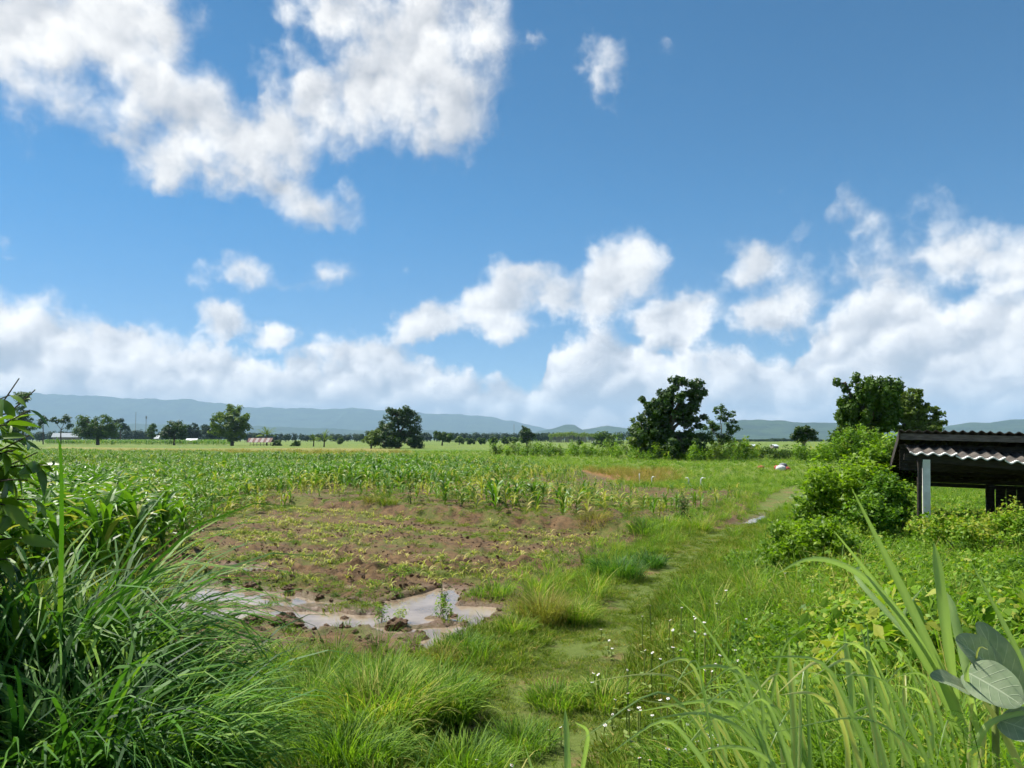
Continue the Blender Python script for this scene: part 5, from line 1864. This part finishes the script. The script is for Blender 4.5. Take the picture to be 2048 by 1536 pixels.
ribbon_leaf("stem", stalk, [(2000, 1800, 2.62), (1975, 1600, 2.63), (1925, 1430, 2.6), (1865, 1300, 2.57)], .036, BIGBLADE, .75, .1)

b2x, b2y = at(1640, 1536, 2.9)[0], 2.9
clump = empty("cane_grass", (b2x, b2y, hz(b2x, b2y)), "spreading clump of broad grass leaves in the bottom right foreground", "grass")
LEAF2 = [
    ([(1700, 1700, 2.9), (1640, 1560, 2.85), (1560, 1440, 2.8), (1470, 1395, 2.75), (1370, 1405, 2.7), (1268, 1425, 2.65)], .034, .45, False),
    ([(1680, 1660, 2.9), (1600, 1500, 2.9), (1530, 1380, 2.9), (1460, 1330, 2.9), (1400, 1330, 2.9), (1345, 1365, 2.9)], .030, .4, False),
    ([(1690, 1700, 2.8), (1620, 1540, 2.8), (1520, 1440, 2.78), (1440, 1395, 2.75), (1390, 1400, 2.7)], .030, .5, False),
    ([(1720, 1700, 3.0), (1712, 1500, 2.95), (1702, 1380, 2.9), (1688, 1262, 2.88)], .044, .55, True),
    ([(1770, 1700, 3.0), (1752, 1480, 2.95), (1740, 1340, 2.95), (1734, 1245, 2.95)], .036, .4, False),
    ([(1590, 1700, 2.8), (1588, 1500, 2.78), (1585, 1390, 2.76), (1578, 1285, 2.75)], .040, .7, True),
    ([(1600, 1680, 2.9), (1540, 1500, 2.9), (1480, 1360, 2.9), (1410, 1250, 2.9), (1350, 1190, 2.9)], .022, .5, False),
    ([(1760, 1640, 2.9), (1800, 1500, 2.85), (1770, 1380, 2.8), (1730, 1300, 2.75), (1700, 1275, 2.7), (1650, 1330, 2.65)], .032, .65, False),
    ([(1610, 1680, 2.6), (1560, 1540, 2.6), (1480, 1450, 2.58), (1400, 1420, 2.55), (1300, 1440, 2.5)], .028, .3, False),
    ([(1640, 1700, 2.6), (1600, 1580, 2.6), (1520, 1500, 2.55), (1440, 1490, 2.5), (1370, 1520, 2.45)], .028, .45, False),
    ([(1790, 1700, 2.7), (1790, 1560, 2.7), (1780, 1430, 2.7), (1740, 1330, 2.7), (1720, 1250, 2.72)], .036, .35, False),
    ([(1820, 1700, 2.7), (1850, 1560, 2.65), (1870, 1450, 2.6), (1850, 1380, 2.55), (1790, 1370, 2.5)], .03, .6, False),
    ([(1660, 1700, 2.5), (1700, 1560, 2.5), (1690, 1440, 2.45), (1630, 1380, 2.4), (1560, 1390, 2.35)], .03, .8, False),
    ([(1500, 1700, 2.7), (1520, 1560, 2.7), (1530, 1450, 2.7), (1520, 1370, 2.7), (1500, 1320, 2.7)], .026, .4, False),
    ([(1560, 1700, 2.4), (1500, 1600, 2.4), (1430, 1560, 2.35), (1350, 1570, 2.3)], .028, .5, False),
]
r = np.random.default_rng(760)
for k in range(48):
    x0 = r.uniform(1420, 1960)
    d = r.uniform(2.3, 3.3)
    top = r.uniform(1280, 1440)
    dxp = r.normal(-80, 90)
    LEAF2.append(([(x0, 1720, d), (x0 + dxp * .2, 1560, d), (x0 + dxp * .6, (1560 + top) / 2, d), (x0 + dxp, top, d), (x0 + dxp * 1.9, top + r.uniform(-30, 130), d - .1)], r.uniform(.014, .034), r.uniform(.1, .85), False))
for k, (pts, w, ti, bl) in enumerate(LEAF2):
    ribbon_leaf("leaf", clump, pts, w * .72, BIGBLADE, ti, blunt=bl)
b3x, b3y = at(1130, 1600, 3.4)[0], 3.4
sprig = empty("cane_grass", (b3x, b3y, hz(b3x, b3y)), "lone upright blade of broad grass at the bottom of the path", "grass")
for pts, w, ti, bl in (([(1140, 1720, 3.4), (1138, 1600, 3.4), (1134, 1500, 3.4), (1130, 1417, 3.4)], .034, .5, True), ([(1135, 1700, 3.4), (1165, 1540, 3.3), (1180, 1460, 3.2), (1150, 1445, 3.1)], .026, .35, False), ([(1090, 1700, 3.4), (1070, 1560, 3.4), (1049, 1488, 3.4)], .022, .55, False)):
    ribbon_leaf("leaf", sprig, pts, w, BIGBLADE, ti, blunt=bl)

# milkweed with big grey-green leaves
def veined_leaf():
    m, t, out = new_mat("veined_grey_leaf")
    u = t.n("ShaderNodeAttribute", attribute_name="lu").outputs["Fac"]
    v = t.n("ShaderNodeAttribute", attribute_name="lv").outputs["Fac"]
    av = t.m('ABSOLUTE', v)
    mid = t.ss(av, .02, .055, 1, 0)
    side = t.m('FRACT', t.m('SUBTRACT', t.m('MULTIPLY', u, 6.0), t.m('MULTIPLY', av, 1.6)))
    side = t.ss(t.m('ABSOLUTE', t.m('SUBTRACT', side, .5)), .02, .07, 1, 0)
    side = t.m('MULTIPLY', side, t.ss(av, .75, .95, 1, 0))
    vein = t.m('MAXIMUM', mid, t.m('MULTIPLY', side, .7))
    pos = t.n("ShaderNodeTexCoord").outputs["Object"]
    base = t.mix(t.ss(t.noise(pos, 25, 4, .6), .3, .7), (.19, .25, .14), (.26, .31, .19))
    col = t.mix(t.m('MULTIPLY', vein, .75), base, (.40, .45, .31))
    b = t.n("ShaderNodeBsdfPrincipled")
    t.link(col, b.inputs["Base Color"])
    b.inputs["Roughness"].default_value = .75
    b.inputs["Specular IOR Level"].default_value = .15
    tr = t.n("ShaderNodeBsdfTranslucent")
    t.link(t.mix(1.0, col, (1.0, 1.15, .6), 'MULTIPLY'), tr.inputs["Color"])
    mx = t.n("ShaderNodeMixShader")
    mx.inputs[0].default_value = .2
    t.link(b.outputs[0], mx.inputs[1])
    t.link(tr.outputs[0], mx.inputs[2])
    bp = t.n("ShaderNodeBump")
    bp.inputs["Strength"].default_value = .5
    bp.inputs["Distance"].default_value = .004
    t.link(vein, bp.inputs["Height"])
    t.link(bp.outputs[0], b.inputs["Normal"])
    t.link(mx.outputs[0], out.inputs[0])
    return m


VEIN = veined_leaf()


def oval_leaf(parent, a, b, width, nrm, bow=.12, nu=30, nv=14):
    """broad oval leaf from foot a to tip b"""
    a, b = np.array(at(*a)), np.array(at(*b))
    T = b - a
    L = np.linalg.norm(T)
    T /= L
    N = np.array(nrm, float)
    N -= T * N.dot(T)
    N /= np.linalg.norm(N)
    S = np.cross(T, N)
    u = np.linspace(0, 1, nu)
    v = np.linspace(-1, 1, nv + 1)
    U, Vv = np.meshgrid(u, v, indexing='ij')
    w = width * .5 * np.sqrt(np.clip(np.sin(np.pi * np.clip(U * .96 + .035, 0, 1) ** .85), 0, 1))
    z = -bow * L * (U - .4) ** 2 + np.abs(Vv) * w * .25 + np.sin(U * 11 + Vv) * Vv ** 2 * .0025
    P3 = a + T * (U * L)[..., None] + S * (Vv * w)[..., None] + N * z[..., None]
    i, j = np.meshgrid(np.arange(nu - 1), np.arange(nv), indexing='ij')
    k = nv + 1
    F = np.stack([i * k + j, i * k + j + 1, (i + 1) * k + j + 1, (i + 1) * k + j], -1).reshape(-1, 4)
    me = build_mesh("leaf", P3.reshape(-1, 3) - np.array(parent.location), [F], [VEIN], smooth=True, attrs={"lu": U.ravel(), "lv": Vv.ravel()})
    return obj("leaf", me, parent)


mx_, my_ = at(1985, 1500, 2.35)[0], 2.35
milk = empty("milkweed", (mx_, my_, hz(mx_, my_)), "milkweed plant with big oval grey-green veined leaves in the bottom corner", "plant")
oval_leaf(milk, (1932, 1342, 2.35), (2044, 1408, 2.24), 0.142, (-.35, -.5, .8))
oval_leaf(milk, (2004, 1356, 2.40), (1916, 1276, 2.38), 0.129, (-.35, -.55, .75))
oval_leaf(milk, (2036, 1410, 2.45), (1960, 1244, 2.48), 0.138, (.35, -.9, .2))
oval_leaf(milk, (1950, 1388, 2.36), (1866, 1352, 2.30), 0.095, (-.3, -.45, .85))
oval_leaf(milk, (2010, 1400, 2.5), (2080, 1300, 2.55), 0.129, (.0, -.6, .8))
oval_leaf(milk, (2000, 1440, 2.3), (2110, 1480, 2.2), .13, (-.2, -.5, .85))
ms = MB().tube([(0, 0, -.1), (.0, .0, .3), np.array(at(1990, 1400, 2.38)) - np.array(milk.location), np.array(at(1985, 1340, 2.4)) - np.array(milk.location)], [.014, .012, .010, .007], 7)
obj("stem", ms.mesh("stem", STEM, True), milk)

# fern-leaved weeds in front
r = np.random.default_rng(770)
for k, (px, py, d) in enumerate(((2015, 1440, 2.15), (1955, 1475, 2.2), (1860, 1490, 2.5), (1660, 1440, 2.9))):
    x, y, z = at(px, py, d)
    g = hz(x, y)
    root = empty("feathery_weed", (x, y, g), ["feathery weed sprig below the milkweed's outer leaf", "feathery weed sprig under the milkweed, beside the cane stalk", "feathery weed sprig at the foot of the tall cane stalk", "feathery weed sprig among the broad grass clump"][k], "weed")
    h = max(z - g, .25)
    mb = MB()
    for q in range(4):
        e = np.array([r.normal(0, .07), r.normal(0, .07), h * r.uniform(.75, 1.05)])
        mb.tube([(0, 0, 0), e * np.array([.3, .3, .6]), e], .0016, 3, .4, cap=False)
        for j in range(7):
            a = r.uniform(0, 6.28)
            f = .4 + .6 * (j + 1) / 7
            V, F, tt = ribbons([e * np.array([f, f, f])], [a], [.11], [.003], [.9], [.7], 5, .4)
            mb.add(V, F, tt)
            c = V.reshape(-1, 2, 3).mean(1)
            for t in np.linspace(.15, 1, 10):
                p = c[min(int(t * 5), 5)]
                for sg_ in (-1, 1):
                    V2, F2, t2 = ribbons([p], [a + sg_ * 1.2], [.026], [.009], [1.2], [.3], 2, r.uniform(.2, .7))
                    mb.add(V2, F2, t2)
    obj("fronds", mb.mesh("fronds", WEED), root)

# ------------------------------------------------------------------ leafy tree at the edge of the frame
BRANCHLEAF = leaf_mat("glossy_branch_leaf", (.040, .11, .010), (.24, .38, .024), rough=.35, spec=.5, transl=.4, vary=.18)
tx, ty = -5.3, 6.0
edge_tree = empty("leafy_tree", (tx, ty, hz(tx, ty)), "leafy young tree reaching into the frame with drooping pointed leaves", "tree")


def pointed_leaf(seed):
    r = np.random.default_rng(seed)
    u = np.linspace(0, 1, 8)
    w = .17 * np.sin(np.pi * u ** .8) + .004
    V = np.stack([np.stack([-w, u, -.25 * u ** 2 + w * .35], -1), np.stack([0 * u, u, -.25 * u ** 2], -1), np.stack([w, u, -.25 * u ** 2 + w * .35], -1)], 1).reshape(-1, 3)
    q = np.arange(7)
    F = np.concatenate([np.stack([q * 3 + j, q * 3 + j + 1, q * 3 + j + 4, q * 3 + j + 3], -1) for j in (0, 1)])
    return MB().add(V, F, r.uniform(.25, .9)).mesh("leaf", BRANCHLEAF, True)


PL = [pointed_leaf(780 + k) for k in range(6)]
r = np.random.default_rng(790)
wood = MB()
gz = hz(tx, ty)
limb(wood, (0, 0, -.2), (.1, -.05, 1.5), .07, .05, r, .05, 6, 8)
TWIGS = [  # tips as seen (px, py, depth)
    (75, 905, 5.3), (60, 870, 5.2), (85, 930, 5.2), (60, 820, 5.3), (20, 790, 5.4), (70, 780, 5.5), (38, 757, 5.5), (55, 960, 5.1), (70, 1000, 5.1), (40, 1030, 5.0), (30, 900, 5.0), (15, 850, 5.1),
    (20, 960, 4.9), (10, 1010, 4.9), (5, 1070, 4.9), (45, 1075, 5.0), (-40, 830, 5.4), (-60, 900, 5.2), (-80, 960, 5.2), (-100, 1040, 5.0), (-60, 1090, 4.8), (-150, 880, 5.6), (-160, 980, 5.4), (-200, 1060, 5.2), (-120, 800, 5.8), (-240, 920, 5.8), (-40, 1130, 4.8), (20, 1120, 4.9), (-10, 930, 5.6), (-20, 1000, 5.6), (0, 880, 5.8)]
nl = 0
far_pos = []
for k, tpx in enumerate(TWIGS):
    e = np.array(at(*tpx)) - np.array([tx, ty, gz])
    s = np.array([.1, -.05, 1.3 + .2 * (k % 3)])
    pts = limb(wood, s, e, .018, .004, r, .14, 7, 5)
    bare = k in (5, 6)
    for j in range(4 if bare else 13):
        t = r.uniform(.55, 1.03)
        f = min(t, .999) * 6
        p = pts[int(f)] * (1 - f % 1) + pts[min(int(f) + 1, 6)] * (f % 1)
        if bare:
            L = r.uniform(.03, .06)
        else:
            L = r.uniform(.14, .25)
        outd = e - s
        az_ = math.atan2(outd[0], outd[1]) + r.normal(0, .9)
        o = obj("leaf", PL[r.integers(6)], edge_tree, p, (r.normal(-.45, .5) if not bare else .3, r.normal(0, .5), -az_), (L, L, L))
        nl += 1
obj("branches", wood.mesh("branches", BARK, True), edge_tree)
# the crown outside the frame, that shades the reeds
lob = [(1.2, -.7, 1.9, .7, .7, .9), (1.0, -.8, 1.0, .8, .8, .8), (1.4, -1.4, 1.4, .7, .7, .9), (2.0, -2.2, 1.1, .6, .7, .8), (.3, -.2, 2.3, .9, .9, .8), (.7, -.6, 2.55, .5, .5, .45), (1.4, -1.4, 2.5, .75, .7, .8), (2.0, -2.4, 2.2, .7, .7, .8)]
pos, dd_ = ellips_sample(r, 22000, lob, .3)
wp_ = pos + np.array([tx, ty, gz])
inview = (wp_[:, 0] > -.662 * wp_[:, 1] - .10)                  # leaves in view are dropped, so the shading crown stays unseen
pos, dd_ = pos[~inview], dd_[~inview]
ls = r.uniform(.10, .2, len(pos))
V, F, tt = leaves(pos, dd_ * .6 + np.array([0, 0, .7]) + r.normal(0, .4, pos.shape), ls, ls * .42, r, np.clip(r.uniform(size=len(pos)), 0, 1))
o = obj("crown", MB().add(V, F, tt).mesh("crown", BRANCHLEAF), edge_tree)
o["kind"] = "stuff"
print("objects", len(bpy.data.objects), "edge leaves", nl)
